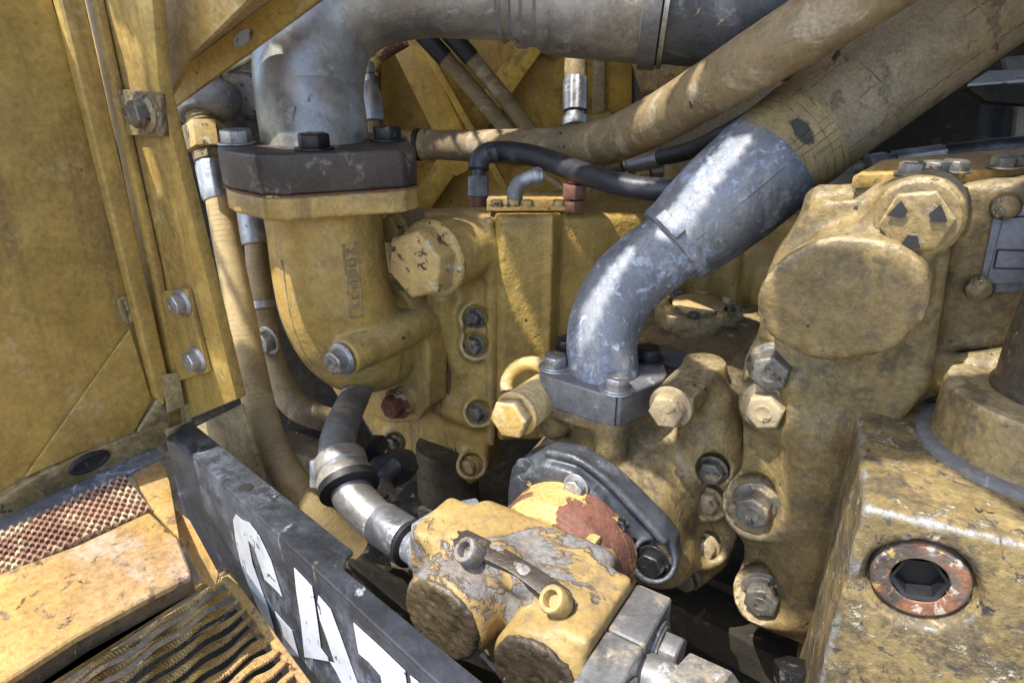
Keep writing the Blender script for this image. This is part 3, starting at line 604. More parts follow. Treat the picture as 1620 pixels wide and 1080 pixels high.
# lettering: small raised strokes standing on the riser
font = {'H': [((0, 0), (0, 1)), ((1, 0), (1, 1)), ((0, .5), (1, .5))], 'U': [((0, 1), (0, 0)), ((0, 0), (1, 0)), ((1, 0), (1, 1))], 'S': [((1, 1), (0, 1)), ((0, 1), (0, .5)), ((0, .5), (1, .5)), ((1, .5), (1, 0)), ((1, 0), (0, 0))],
        'O': [((0, 0), (0, 1)), ((0, 1), (1, 1)), ((1, 1), (1, 0)), ((1, 0), (0, 0))], 'N': [((0, 0), (0, 1)), ((0, 1), (1, 0)), ((1, 0), (1, 1))], '1': [((.5, 0), (.5, 1))], '0': [((.1, 0), (.1, 1)), ((.1, 1), (.9, 1)), ((.9, 1), (.9, 0)), ((.9, 0), (.1, 0))],
        'X': [((0, 0), (1, 1)), ((0, 1), (1, 0))], 'C': [((1, 1), (0, 1)), ((0, 1), (0, 0)), ((0, 0), (1, 0))], '8': [((0, 0), (0, 1)), ((0, 1), (1, 1)), ((1, 1), (1, 0)), ((1, 0), (0, 0)), ((0, .5), (1, .5))], '4': [((0, 1), (0, .5)), ((0, .5), (1, .5)), ((1, 0), (1, 1))], '6': [((1, 1), (0, 1)), ((0, 1), (0, 0)), ((0, 0), (1, 0)), ((1, 0), (1, .5)), ((1, .5), (0, .5))]}
def stroke_text(mb, fn, txt, w, h, adv, r, up_axis=True):
    """letters stacked; fn(a, b) gives the surface point for across/along offsets"""
    for i, ch in enumerate(txt):
        for (x0, y0), (x1, y1) in font.get(ch, []):
            p = fn((x0-.5)*w, -i*adv+(y0-.5)*h); q = fn((x1-.5)*w, -i*adv+(y1-.5)*h); mb.loft([p, q], [r, r], 6)
RI = .0570
ang0 = math.atan2(right[1], right[0])-radians(54)   # direction from riser axis toward the lettering
def onris(a, z):
    th = ang0+a/RI; dz = z; c = EC-Z*.09+V3(0, .0, 0); return V3(c[0]+RI*cos(th), c[1]+RI*sin(th), c[2]+dz)
lm = MB(); stroke_text(lm, lambda a, b: onris(a, b+.030), 'NOSSUH', .006, .006, .0105, .0009)
for (a0_, z0_), (a1_, z1_) in (((-.0065, .037), (-.0065, -.034)), ((.0065, .037), (.0065, -.034)), ((-.0065, .037), (.0065, .037)), ((-.0065, -.034), (.0065, -.034))):
    n_ = 8; lm.loft([onris(a0_+(a1_-a0_)*k/n_, z0_+(z1_-z0_)*k/n_) for k in range(n_+1)], [.0009]*(n_+1), 6)
part('raised_lettering', lm, 'cast', t)
bmn = MB()
for (a0_, z0_), (a1_, z1_) in (((-.0085, -.052), (-.0085, -.072)), ((.0085, -.052), (.0085, -.072)), ((-.0085, -.052), (.0085, -.052)), ((-.0085, -.072), (.0085, -.072))):
    bmn.loft([onris(a0_+(a1_-a0_)*k/6, z0_+(z1_-z0_)*k/6)*1 for k in range(7)], [.002]*7, 6)
stroke_text(bmn, lambda a, b: onris(a-.004, b-.062), '1', .004, .009, .01, .0012); stroke_text(bmn, lambda a, b: onris(a+.002, b-.062), '0', .006, .010, .01, .0012)
part('raised_numeral', bmn, 'cast', t)

# ------------------------------------------------------------------ upper pump
YM2 = YM+.003
py_ = lambda x, y, d=0.: onY(x, y, YM2+d)
t = thing('upper_pump', 'yellow cast hydraulic pump with a big hex plug right of the cast elbow', 'pump', py_(700, 760))
cov = [(606, 350), (640, 338), (742, 335), (772, 348), (783, 390), (784, 500), (782, 640), (774, 700), (762, 752), (742, 768), (712, 758), (694, 742), (660, 722), (622, 708), (588, 690), (560, 640), (560, 440), (600, 440)]
lo = np.min([py_(x, y) for x, y in cov], 0); hi = np.max([py_(x, y) for x, y in cov], 0)
s = SDF(lo+V3(-.02, -.13, -.02), hi+V3(.02, .07, .02), .0026)
s.ext([py_(x, y) for x, y in cov], YM2, YM2+.034, .0045, 0)
p, q = pxy(652, 421, YM2-.087, YM2+.01)
s.cyl(p+V3(0, .034, 0), q, .0345, .008, .003)                        # plug boss
s.cone(py_(700, 470, -.004), py_(730, 580, .006), .018, .010, .010)      # raised web
s.cone(py_(774, 350, .001), py_(778, 700, .001), .0045, .0045, .003)
s.cone(py_(700, 640, -.002), py_(745, 660, -.002), .012, .010, .016)
bl = [(752, 503), (753, 545), (757, 652), (746, 735), (687, 725), (625, 700)]
for x, y in bl: s.cyl(py_(x, y, -.006), py_(x, y, .02), .0185, .008, .003)
s.cone(py_(752, 503, .004), py_(753, 545, .004), .018, .018, .006)
for x, y in bl: s.cyl(py_(x, y, -.02), py_(x, y, -.0015), .0135, .002, .002, sub=True)
s.cyl(py_(752, 524, -.02), py_(752, 524, -.001), .012, .003, .002, sub=True)
cv1 = cast('cover', s, 'cast', t, .0006)
part('gasket', MB().prism([py_(x, y, .0342) for x, y in cov], (0, .0012, 0)), 'band', t)
for i, (x, y) in enumerate(bl): bolt(cv1, py_(x, y, -.002), NY, .0095, 'hex', 'boltg' if i != 3 else 'bolty')
bolt(t, p+V3(0, .033, 0), NY, .0345, 'plug', 'bolty', name='hex_plug', spin=.35)
bolt(t, onY(627, 360, YM2-.03), NY, .015, 'plug', 'bolty', name='hex_plug'); part('plug_stem', MB().cyl(onY(627, 360, YM2-.031), onY(627, 360, YM2-.031)+V3(0, .04, 0), .0145), 'cast', t)
lm = MB(); stroke_text(lm, lambda a, b: py_(716, 712, -.0006)+V3(a, 0, b), '0', .009, .009, .01, .0012)
stroke_text(lm, lambda a, b: py_(712, 735, -.0006)+V3(a+b*.5, 0, b+.012), 'C0808', .010, .005, .0082, .0011); part('raised_lettering', lm, 'cast', t)
XS = onY(783, 500, YM2)[0]-.004
bn_ = fwd*V3(1, 1, 0); s = SDF((XS-.16, YM2+.0, 1.03), (XS+.20, YM2+.42, 1.38), .0034)
zt = onX(790, 336, XS)[2]; cx = XS-.075; cz = zt-.105
f0 = P(786, 500, .70); f1 = P(868, 500, .705); f2 = P(870, 500, .715); f3 = P(1010, 500, .735); bb = V3(0, .16, 0)
s.ext([f0, f1, f1+bb, f0+bb-right*.10], zt-.26, zt, .004, 0, ax=2)
s.ext([f2-right*.02, f3, f3+bb, f2+bb], zt-.25, zt-.004, .008, .002, ax=2)
s.ext([f1-right*.004-nrm(bn_)*.004, f1+right*.002-nrm(bn_)*.004, f1+right*.002+bb*.2, f1-right*.004+bb*.2], zt-.26, zt+.001, .002, .002, ax=2)
s.box(P(800, 590, .70), (.008, .010, .016), .003, .002, sub=True)
cast('pump_body', s, 'peel', t, .0006)

# dirty stub under the pump
t = thing('drain_stub', 'greasy upright stub hanging in the dark under the upper pump', 'stub', P(710, 800, .83))
part('stub_tube', MB().lathe(P(712, 825, .87), (0, 0, 1), [(.046, -.05), (.046, .0), (.040, .005), (.038, .12)], 36), 'oily', t, .002)

# bits on top of the pump
t = thing('pump_top_plate', 'sunlit yellow plate with small bolts on top of the upper pump', 'plate', onZ(835, 330, zt))
zq = zt+.002
part('plate', MB().prism([onZ(770, 334, zq), onZ(902, 334, zq), onZ(898, 318, zq), onZ(778, 318, zq)], (0, 0, .012)), 'step', t, .001)
for x in (786, 812, 834, 884): bolt(t, onZ(x, 326, zq+.012), Z, .006, 'hex', 'bolty')
t = thing('steel_tube_elbow', 'short bright steel tube elbow rising from the sunlit top plate', 'pipe elbow', onZ(815, 322, zq+.012))
q0 = onZ(815, 322, zq+.012); pts = spline([q0, q0+Z*.012, q0+Z*.020+right*.005, q0+Z*.025+right*.016, q0+Z*.026+right*.026], 6)
part('tube', MB().loft(pts, [.0078]*len(pts), 20), 'steel', t); part('collar', MB().lathe(pts[-6], pts[-1]-pts[-6], [(.0088, 0), (.0092, .001), (.0092, .005), (.0088, .006)], 20), 'steel', t)
t = thing('copper_fitting', 'coppery stacked hex fitting behind the curved black hose', 'fitting', onZ(908, 333, zq))
q0 = onZ(908, 333, zq); part('hex_nut', MB().loft([q0, q0+Z*.011], [.0115]*2, 6), 'copper', t, .0008); part('hex_nut', MB().loft([q0+Z*.013, q0+Z*.027], [.0135]*2, 6), 'copper', t, .0008)
part('stem', MB().cyl(q0+Z*.028, q0+Z*.036, .008), 'rusty', t)
t = thing('thin_pipe', 'slim tan pipe slanting down behind the blue grey elbow', 'pipe', P(920, 300, .95))
part('tube', MB().cyl(P(848, 268, 1.0), P(1015, 385, .86), .0052, seg=14), 'tan', t)

# ------------------------------------------------------------------ long tan hose across the middle
t = thing('long_tan_hose', 'long dusty tan hose sweeping from the black flange up to the top right', 'hose', P(650, 228, .85))
pp, rr = ptube([(680, 229, 22, .84), (760, 231, 25, .82), (850, 233, 29, .78), (950, 226, 35, .70), (1030, 194, 39, .61), (1110, 148, 43, .54), (1200, 92, 48, .48), (1290, 38, 53, .45), (1380, -20, 56, .43), (1470, -80, 60, .42), (1640, -190, 66, .41), (1880, -330, 72, .40)], 12)
part('hose_tube', MB().loft(pp, rr, 40), 'tan', t)
hx = nrm(P(760, 230, .83)-P(640, 229, .85))
part('ferrule', MB().lathe(P(655, 229, .85), hx, [(.012, -.02), (.017, -.018), (.018, -.012), (.0175, .0), (.019, .002), (.0195, .006), (.0175, .008), (.0195, .012), (.0195, .020), (.0188, .022), (.0185, .03)], 30), 'old', t)
part('clamp_ring', MB().lathe(P(657, 229, .85), hx, [(.0195, 0), (.0202, .001), (.0202, .006), (.0195, .007)], 30), 'band', t)

# big wrapped hose and blue-grey bend
t = thing('wrapped_hose', 'fattest tan wrapped hose clamped to the blue grey steel bend, rising to the top right', 'hose', P(1070, 400, .54))
pp, rr = ptube([(1205, 264, 82, .53), (1260, 222, 84, .53), (1340, 160, 86, .525), (1430, 92, 89, .515), (1520, 24, 92, .505), (1620, -50, 95, .50), (1720, -120, 98, .49), (1900, -250, 104, .48), (2150, -420, 110, .47)], 12)
part('hose_tube', MB().loft(pp, rr, 64), 'bighose', t)
c0, c1 = P(1064, 390, .545), P(1226, 250, .53); cl = np.linalg.norm(c1-c0)
wp = [np.array(pp[0])+(np.array(pp[14])-np.array(pp[0]))*k/8 for k in range(9)]
part('woven_end', MB().loft(pp[:16], [r*1.012 for r in rr[:16]], 64), 'mesh', t)
part('ferrule', MB().lathe(c0, c1-c0, [(.030, -.001), (.0355, 0), (.037, .004), (.037, .0075), (.0365, .010), (.0400, .028), (.0430, .060), (.0440, cl-.012), (.0435, cl-.003), (.0425, cl), (.040, cl+.001)], 72), 'oxid', t)
cu = nrm(c1-c0); sd_ = nrm(np.cross(cu, fwd)); sd_ = sd_ if sd_@up > 0 else -sd_; fr_ = -nrm(np.cross(cu, sd_)); fr_ = fr_ if fr_@fwd < 0 else -fr_
for a in (.42,):
    nn = fr_*cos(a)+sd_*sin(a); tt = np.cross(cu, nn)
    part('ferrule_lug', MB().box(c0+cu*.0055+nn*.0378, (.0048, .012, .0030), [cu, tt, nn]), 'oxid', t, .001)
for a in (-.15,):
    nn = fr_*cos(a)+sd_*sin(a); part('seam', MB().loft([c0+cu*.012+nn*.0372, c0+cu*.062+nn*.0432, c0+cu*(cl-.012)+nn*.0440], [.0009]*3, 8), 'oxid', t)

hp_, hr_ = pp, rr
for k in (26, 45):
    part('wrap_edge', MB().loft([hp_[k]+(lambda a, T: (nrm(np.cross(T, up))*cos(a)+nrm(np.cross(T, np.cross(T, up)))*sin(a)))(a, nrm(hp_[k+1]-hp_[k-1]))*hr_[k]*.995+nrm(hp_[k+1]-hp_[k-1])*.004*sin(a) for a in np.linspace(0, 2*pi, 41)], [.0012]*41, 6), 'bighose', t)
t = thing('blue_grey_bend', 'short blue grey steel bend bolted on the square flange under the fat hose', 'pipe elbow', P(955, 590, .55))
pp, rr = ptube([(953, 598, 55, .55), (951, 560, 55, .55), (957, 512, 57, .55), (980, 462, 58, .55), (1018, 423, 58.5, .548), (1058, 394, 59, .545), (1090, 366, 60, .545)], 8)
k_ = 10; q_ = P(956, 586, .55)-Z*.02; pp = [q_+(pp[k_]-q_)*V3(a*a, a*a, a) for a in np.linspace(0, .98, 12)]+pp[k_:]; rr = list(np.linspace(.0290, rr[k_], 12))+rr[k_:]
part('pipe_tube', MB().loft(pp, rr, 56), 'oxid', t)
LC = P(956, 586, .55); LU = right; LV = nrm(np.cross(Z, right))
def luv(u, v, z=0.): return LC+LU*u+LV*v+Z*z
lp = [(-.053, .012), (-.053, -.004), (-.048, -.012), (.000, -.046), (.007, -.047), (.046, -.016), (.051, -.006), (.053, .018), (.047, .036), (.03, .052), (-.02, .052), (-.048, .028)]
fl2 = part('flange', MB().prism([luv(u, v, -.027) for u, v in lp], Z*.027), 'grey', t, .002, seg=3)
part('flange_seam', MB().box(luv(.0035, -.0468, -.013), (.0004, .0008, .0122), [LU, LV, Z]), 'band', t)
for u, v, k, m_ in ((-.0405, .006, 'hexw', 'zinc'), (.005, -.034, 'hexw', 'zinc'), (.040, .022, 'hex', 'boltd'), (-.026, .042, 'hex', 'boltd')): bolt(fl2, luv(u, v, 0), Z, .0102 if k == 'hexw' else .012, k, m_)

# ------------------------------------------------------------------ middle pump casting
YC = .487
t = thing('middle_pump', 'grimy cast pump housing under the square flange in the centre', 'pump', P(1000, 800, .58))
s = SDF((-.33, .38, 1.03), (.03, .78, 1.27), .0027)
zb = LC[2]-.0265
s.ext([luv(u*.97, v*.97) for u, v in lp], zb-.012, zb, .003, 0, ax=2)
for u, v in ((-.040, .002), (.003, -.034), (.038, .016)): s.cone(luv(u, v, -.030), luv(u, v, -.052), .0125, .0135, .004)
s.cone(LC-Z*.034, LC-Z*.075+V3(0, .012, 0), .026, .030, .005)
s.cone(LC-Z*.085+V3(0, .012, 0), LC-Z*.11+V3(.01, .045, -.0), .036, .05, .010)
# body block behind and to the right
by = lambda x, y, d=0.: onY(x, y, YC+d)
bodyp = [(1060, 622), (1120, 618), (1158, 650), (1166, 700), (1164, 840), (1135, 905), (1088, 935), (1060, 900), (1050, 850), (1000, 820), (960, 700), (1010, 620)]
s.ext([by(x, y) for x, y in bodyp], YC+.010, YC+.18, .010, .02)
rimp = [(1096, 620), (1135, 632), (1158, 668), (1168, 710), (1165, 850), (1140, 905), (1098, 940), (1078, 930), (1100, 870), (1112, 800), (1110, 700)]
s.ext([by(x, y) for x, y in rimp], YC+.003, YC+.03, .0025, .002)
s.cone(by(1120, 640, .006), by(1122, 720, .006), .022, .03, .01, sub=False)
p, q = pxy(1053, 652, YC-.062, YC+.03); s.cyl(p+V3(0, .012, 0), q, .0165, .010, .002)
s.cone(q, by(1105, 618, .03), .016, .014, .010)
s.cyl(by(1128, 742, -.004), by(1128, 742, .02), .020, .008, .003)
s.cyl(by(1122, 790, -.002), by(1122, 790, .02), .018, .008, .003)
s.cyl(by(1116, 862, -.006), by(1116, 862, .02), .020, .008, .003)
for x, y in ((1128, 742), (1122, 790), (1116, 862), (1088, 910)): s.cyl(by(x, y, -.03), by(x, y, .0), .0135, .002, .002, sub=True)
# mount spigot toward the gear pump
GC = V3(-.192, .418, 1.139)
s.cyl(GC+V3(.01, .004, -.005), GC+V3(.012, .10, .02), .062, .012, .004)
s.cone(GC+V3(.06, .03, -.03), by(1060, 840, .02), .022, .026, .02)
s.cone(GC+V3(-.06, .02, .02), LC-Z*.09+V3(-.03, .03, 0), .02, .03, .02)
s.cone(LC+V3(.03, .02, -.09), by(1075, 830, .02), .03, .024, .02)
cast('housing', s, 'dirty', t, .0007)
bolt(t, by(1128, 742, -.001), NY, .0105, 'hex', 'boltg'); bolt(t, by(1122, 790, -.001), NY, .010, 'hex', 'boltp'); bolt(t, by(1116, 862, -.001), NY, .0105, 'hex', 'boltp'); bolt(t, by(1088, 912, -.001), NY, .0105, 'hex', 'boltg')
bolt(t, p+V3(0, .011, 0), NY, .0135, 'hex', 'boltp', label='pale dust covered bolt head')
p = P(805, 663, .53); part('plug_boss', MB().cyl(p+V3(0, .012, 0), p+V3(0.004, .10, 0), .0180), 'cast', t, .002)
bolt(t, p+V3(0, .013, 0), NY, .0170, 'plug', 'cast', name='hex_plug', spin=.2)
lt = P(840, 612, .57); ls = [lt+V3(.024*cos(a), .01*sin(a), .018*sin(a)) for a in np.linspace(.3, 3.6, 14)]
part('cast_ear', MB().loft(ls, [.0062]*14, 14), 'cast', t)

# pump top deck: plate with nameplate, round covers
t = thing('pump_deck', 'flat grimy casting deck with name plate between the two pumps', 'deck', P(1100, 590, .62))
zd = P(1060, 570, .62)[2]-.004
dk = lambda x, y, d=0.: onZ(x, y, zd+d)
s = SDF(V3(-.34, .46, zd-.09), V3(.16, 1.20, zd+.03), .0036)
s.ext([dk(1000, 620), dk(1100, 640), dk(1150, 612), dk(1176, 590), dk(1205, 640), dk(1210, 480), dk(940, 478), dk(930, 560)], zd-.05, zd, .006, 0, ax=2)
s.ext([dk(1108, 618, .004), dk(1150, 622, .004), dk(1172, 600, .004), dk(1180, 560, .004), dk(1120, 556, .004), dk(1060, 580, .004)], zd-.02, zd+.005, .003, .004, ax=2)
cast('deck_casting', s, 'dirty', t, .0007)
part('name_plate', MB().prism([dk(1048, 556, .0055), dk(1092, 562, .0055), dk(1070, 584, .0055), dk(1030, 572, .0055)], (0, 0, .002)), 'labelm', t, .0004)
t = thing('round_cover', 'round flanged cover with ring of hex bolts behind the blue grey bend', 'cover', dk(1104, 500))
rc = dk(1102, 508, .0); rr_ = .046
cd1 = part('cover_disc', MB().lathe(rc, Z, [(rr_, 0), (rr_+.001, .003), (rr_+.001, .016), (rr_-.002, .018), (rr_-.016, .018), (rr_-.017, .014), (.01, .014)], 48), 'dirty', t)
part('cover_cap', MB().lathe(rc+Z*.0145, Z, [(.028, 0), (.028, .006), (.026, .008), (.01, .009)], 40), 'cast', t)
for k in range(8): a = k*pi/4+.2; bolt(cd1, rc+V3((rr_-.008)*cos(a), (rr_-.008)*sin(a), .018), Z, .0058, 'hex', 'bolty' if k % 3 else 'boltg')
t = thing('lock_ring', 'flat tab washer ring lying on the deck by the round cap casting', 'ring', dk(1170, 526))
part('ring', MB().lathe(dk(1172, 526, .006), Z, [(.010, 0), (.024, 0), (.024, .004), (.022, .006), (.012, .006), (.010, .003)], 30), 'old', t)
part('ring_base', MB().lathe(dk(1180, 536, .001), Z, [(.028, 0), (.028, .004), (.01, .004)], 30), 'dirty', t)
# castings behind the deck
t = thing('rear_casting', 'sunlit ribbed yellow casting behind the round flanged cover', 'casting', dk(1150, 470))
s = SDF(V3(-.45, .66, zd-.04), V3(.20, 1.20, zd+.16), .005)
for x, wd in ((1050, .016), (1090, .024), (1140, .018), (1190, .026), (1235, .022)):
    b0 = P(x, 465, .84+.02*sin(x)); s.box(b0+V3(0, .02, .03), (wd, .03, .07), .010, .012)
    s.cone(b0+V3(.01, -.01, -.01), b0+V3(.0, .0, .05), .012, .014, .008)
s.box(P(1150, 470, .92)+V3(0, .04, .03), (.22, .03, .09), .01, .01)
cast('casting_body', s, 'cast', t, .001)

# ------------------------------------------------------------------ right pump with big round cap
YR = .470
ry = lambda x, y, d=0.: onY(x, y, YR+d)
t = thing('right_pump', 'largest grimy casting with big round blank cap and star marked hex plug at right', 'pump', ry(1240, 1020))
s = SDF((-.16, .385, .98), (.27, .66, 1.47), .0032)
main = [(1300, 312), (1262, 345), (1222, 405), (1203, 470), (1197, 545), (1185, 610), (1172, 690), (1170, 800), (1176, 900), (1188, 955), (1222, 998), (1292, 1032), (1330, 1010), (1352, 900), (1400, 700), (1470, 620), (1480, 560), (1504, 380), (1508, 330), (1470, 308)]
s.ext([ry(x, y) for x, y in main], YR, YR+.06, .006, 0)
cc = ry(1340, 462, -.030)
cap = []
for a in np.linspace(0, 2*pi, 33)[:-1]:
    ex, ey_ = 136*cos(a), 96*sin(a); cap.append(ry(1341+ex*cos(-.14)-ey_*sin(-.14), 464+ex*sin(-.14)+ey_*cos(-.14), -.030))
s.ext(cap, YR-.043, YR+.02, .0018, .001)
bc = ry(1450, 350, -.030); s.cyl(bc+V3(0, .006, 0), bc+V3(0, .05, 0), .0240, .006, .003)
hx0 = [ry(1290, 372, -.024), ry(1430, 322, -.024), ry(1480, 400, -.024), ry(1400, 540, -.024)]
s.ext(hx0, YR-.022, YR+.01, .005, .006)
s.cone(ry(1300, 318, .004), ry(1480, 312, .004), .010, .010, .01)
s.ext([ry(x, y, -.012) for x, y in [(1208, 440), (1230, 395), (1266, 345), (1302, 316), (1430, 312), (1400, 372), (1290, 385), (1225, 470)]], YR-.012, YR+.01, .003, .003)
s.ext([ry(1480, 312), ry(1700, 300), ry(1700, 570), ry(1480, 602)], YR+.045, YR+.10, .006, .010)
s.cone(ry(1480, 596, .030), ry(1640, 572, .030), .012, .012, .014)
s.ext([ry(1350, 560), ry(1480, 600), ry(1440, 680), ry(1330, 640)], YR+.02, YR+.06, .006, .01)
pads = [(1225, 580), (1216, 640), (1197, 796), (1210, 936)]
s.cyl(ry(1199, 800, -.006), ry(1199, 800, .02), .027, .012, .004); s.cyl(ry(1212, 940, -.006), ry(1212, 940, .02), .026, .012, .004)
s.cone(ry(1225, 580, .004), ry(1216, 640, .004), .020, .020, .014)
for x, y in pads: s.cyl(ry(x, y, -.03), ry(x, y, -.001), .0235, .002, .002, sub=True)
s.cone(ry(1290, 700, .004), ry(1260, 960, .006), .020, .018, .02)
s.cone(ry(1250, 560, .002), ry(1268, 660, .002), .012, .012, .02)
cast('housing', s, 'dirty', t, .0009)
for i, (x, y) in enumerate(pads): bolt(t, ry(x, y, -.004), NY, .0140, 'hexw', ['boltg', 'boltp', 'boltg', 'boltg'][i])
bolt(t, bc+V3(0, .005, 0), NY, .0190, 'big', 'dirty', name='hex_plug', spin=.2)
sm = MB()
for k in range(3):
    a = k*2*pi/3+.52; x, z = .0098*cos(a), .0098*sin(a)
    sm.prism([bc+V3(x+q*cos(a+d), -.0050, z+q*sin(a+d)) for d, q in ((.0, .0045), (.9, .0068), (2.4, .0035), (3.9, .0035), (5.4, .0068))], (0, -.0006, 0))
part('trefoil_mark', sm, 'band', t)
# cover rail with studs along the top
t = thing('cover_rail', 'sunlit lipped cover edge with row of bolt heads above the right pump', 'cover', ry(1460, 300, .05))
zr = onY(1330, 300, YR+.03)[2]
rz = lambda x, y, d=0.: onZ(x, y, zr+d)
part('lower_lip', MB().prism([rz(1306, 306), rz(1700, 291), rz(1700, 262), rz(1330, 288)], (0, 0, .006)), 'slate', t, .001)
part('upper_lip', MB().prism([rz(1345, 299, .008), rz(1700, 281, .008), rz(1700, 240, .008), rz(1390, 272, .008)], (0, 0, .008)), 'step', t, .0015)
for x, y in ((1440, 276), (1478, 274), (1510, 272), (1585, 266), (1608, 264), (1650, 262)): bolt(t, rz(x, y, .0165), Z, .0075, 'hex', 'boltg')
# name plate
lp0 = lambda x, y, d=0.: onY(x, y, YR+.040+d)
t = thing('data_plate', 'blue grey blank data plate fixed by round pins on the right pump', 'plate', lp0(1560, 455))
part('plate', MB().prism([lp0(1572, 340), lp0(1650, 330), lp0(1650, 462), lp0(1547, 462)], (0, .003, 0)), 'labelm', t, .0008)
part('plate_frame', MB().prism([lp0(1592, 328, -.0035), lp0(1660, 320, -.0035), lp0(1660, 448, -.0035), lp0(1560, 448, -.0035)], (0, .003, 0)), 'labelm', t, .0006)
fm = MB()
for a, b in (((1578, 395), (1660, 397)), ((1578, 395), (1572, 424)), ((1572, 424), (1660, 426)), ((1590, 345), (1660, 338))): fm.loft([lp0(*a, -.0038), lp0(*b, -.0038)], [.0006]*2, 6)
part('engraved_frame', fm, 'band', t)
for x, y in ((1549, 450), (1590, 322)):
    part('pin', MB().lathe(lp0(x, y, .006), NY, [(.006, 0), (.0075, .004), (.0085, .010), (.007, .015), (.004, .017), (.001, .0175)], 20), 'old', t)

# right black hose with fittings, dark things behind
t = thing('right_black_hose', 'black hose with knurled silver end above the right pump lip', 'hose', P(1400, 255, .66))
pp, rr = ptube([(1488, 244, 14, .66), (1560, 235, 14, .655), (1640, 229, 14.5, .65), (1740, 228, 15, .65)], 6); part('hose_tube', MB().loft(pp, rr, 24), 'rubber', t)
hd = nrm(P(1490, 244, .66)-P(1400, 256, .66))
part('ferrule', MB().loft([P(1413, 254, .66)+hd*k*.007 for k in range(8)], lambda i, th: .0092*(1+.05*cos(10*th)), 60), 'steel', t, ang=60)
part('hex_nut', MB().loft([P(1372, 260, .66), P(1400, 256, .66)], [.0105]*2, 6), 'steel', t, .0008); part('collar', MB().cyl(P(1401, 256, .66), P(1414, 254, .66), .0068), 'steel', t)
part('hose_stub', MB().loft(spline([P(1374, 260, .66), P(1345, 275, .68), P(1320, 290, .72)], 5), [.007]*11, 12), 'boltg', t)

t = thing('sheet_flap', 'bright bent sheet metal edge at the right behind the fat hose', 'sheet', P(1560, 130, .8))
part('flap', MB().prism([P(1530, 137, .80), P(1562, 116, .9), P(1700, 110, .9), P(1700, 124, .8)], Z*.003), 'white', t, .0005)
part('flap_web', MB().prism([P(1530, 139, .80), P(1700, 126, .8), P(1700, 170, .8), P(1560, 160, .8)], fwd*.01), 'shade_black', t)
t = thing('dark_post', 'dim grey upright plate behind the right black hose', 'post', P(1600, 230, .95))
part('post_plate', MB().prism([P(1590, 90, .95), P(1700, 80, .95), P(1700, 300, .95), P(1598, 300, .95), P(1612, 160, .95)], fwd*.01), 'grey', t, .001)
part('post_plate', MB().prism([P(1560, 140, 1.0), P(1600, 140, 1.0), P(1580, 260, 1.0), P(1548, 260, 1.0)], fwd*.01), 'slate', t, .001)

# ------------------------------------------------------------------ near steel block with socket plug and column
zk = 1.277
A_, B_, C_ = onZ(1355, 620, zk), onZ(1365, 800, zk), onZ(1620, 860, zk)
bd = nrm(C_-B_); fn_ = nrm(np.cross(bd, Z)); fn_ = fn_ if fn_@fwd < 0 else -fn_
D2 = B_+bd*.30; E2 = D2-fn_*.155
t = thing('steel_block', 'chipped ochre steel block with recessed hex socket plug, nearest thing at lower right', 'block', B_-Z*.25)
s = SDF(np.minimum.reduce([A_, B_, D2, E2])+V3(-.02, -.02, -.30), np.maximum.reduce([A_, B_, D2, E2])+V3(.02, .02, .02), .003)
s.ext([B_, D2, E2, A_-bd*.0+(-fn_)*.006], zk-.29, zk, .0028, 0, ax=2)
sc0 = onPl(1456, 926, B_, fn_)
s.cyl(sc0-fn_*.004, sc0+fn_*.02, .0285, .0015, .001, sub=True)
s.cyl(sc0-fn_*.012, sc0+fn_*.02, .0262, .001, .001, sub=True)
s.cyl(sc0-fn_*.034, sc0+fn_*.02, .0150, .001, .001, sub=True)
cast('block_body', s, 'oldc', t, .0006)
pm = MB(); pm.lathe(sc0-fn_*.012, fn_, [(.0248, 0), (.0250, .004), (.0240, .0075), (.0225, .0085), (.0150, .0082), (.0142, .0075)], 48)
pm.f = pm.f[:-2]
part('socket_plug', pm, 'plugm', t)
a = bd; b = np.cross(fn_, bd); hr = []
for r, z in ((.0150, -.0040), (.0125, -.0052), (.0120, -.016)): hr.append([sc0+fn_*z+(a*cos(k*pi/3+.2)+b*sin(k*pi/3+.2))*r for k in range(6)])
hm = MB(); hm.add(sum(hr, []), [(i*6+j, i*6+(j+1) % 6, (i+1)*6+(j+1) % 6, (i+1)*6+j) for i in range(2) for j in range(6)]+[tuple(12+j for j in range(6))])
part('hex_socket', hm, 'band', t)  # socket walls coloured black to stand for the shade inside
t = thing('standing_column', 'dark oily column rising from a wide round collar on the steel block', 'column', onZ(1680, 720, zk))
q0 = onZ(1640, 716, zk)
part('collar', MB().lathe(q0, Z, [(.064, -.02), (.064, .0), (.0625, .002), (.0585, .004), (.0575, .008), (.0572, .036), (.0555, .040), (.038, .041), (.030, .041)], 64), 'dirty', t)
part('base_ring', MB().lathe(q0, Z, [(.063, -.002), (.0655, 0), (.0655, .003), (.0635, .0045), (.058, .005)], 64), 'grey', t)
part('column_tube', MB().lathe(q0+Z*.041, Z, [(.0345, 0), (.0345, .003), (.0325, .005), (.0320, .14), (.0295, .145)], 48), 'oily', t)
part('column_cap', MB().lathe(q0+Z*.186, Z, [(.026, 0), (.024, .01), (.024, .05)], 40), 'slate', t)

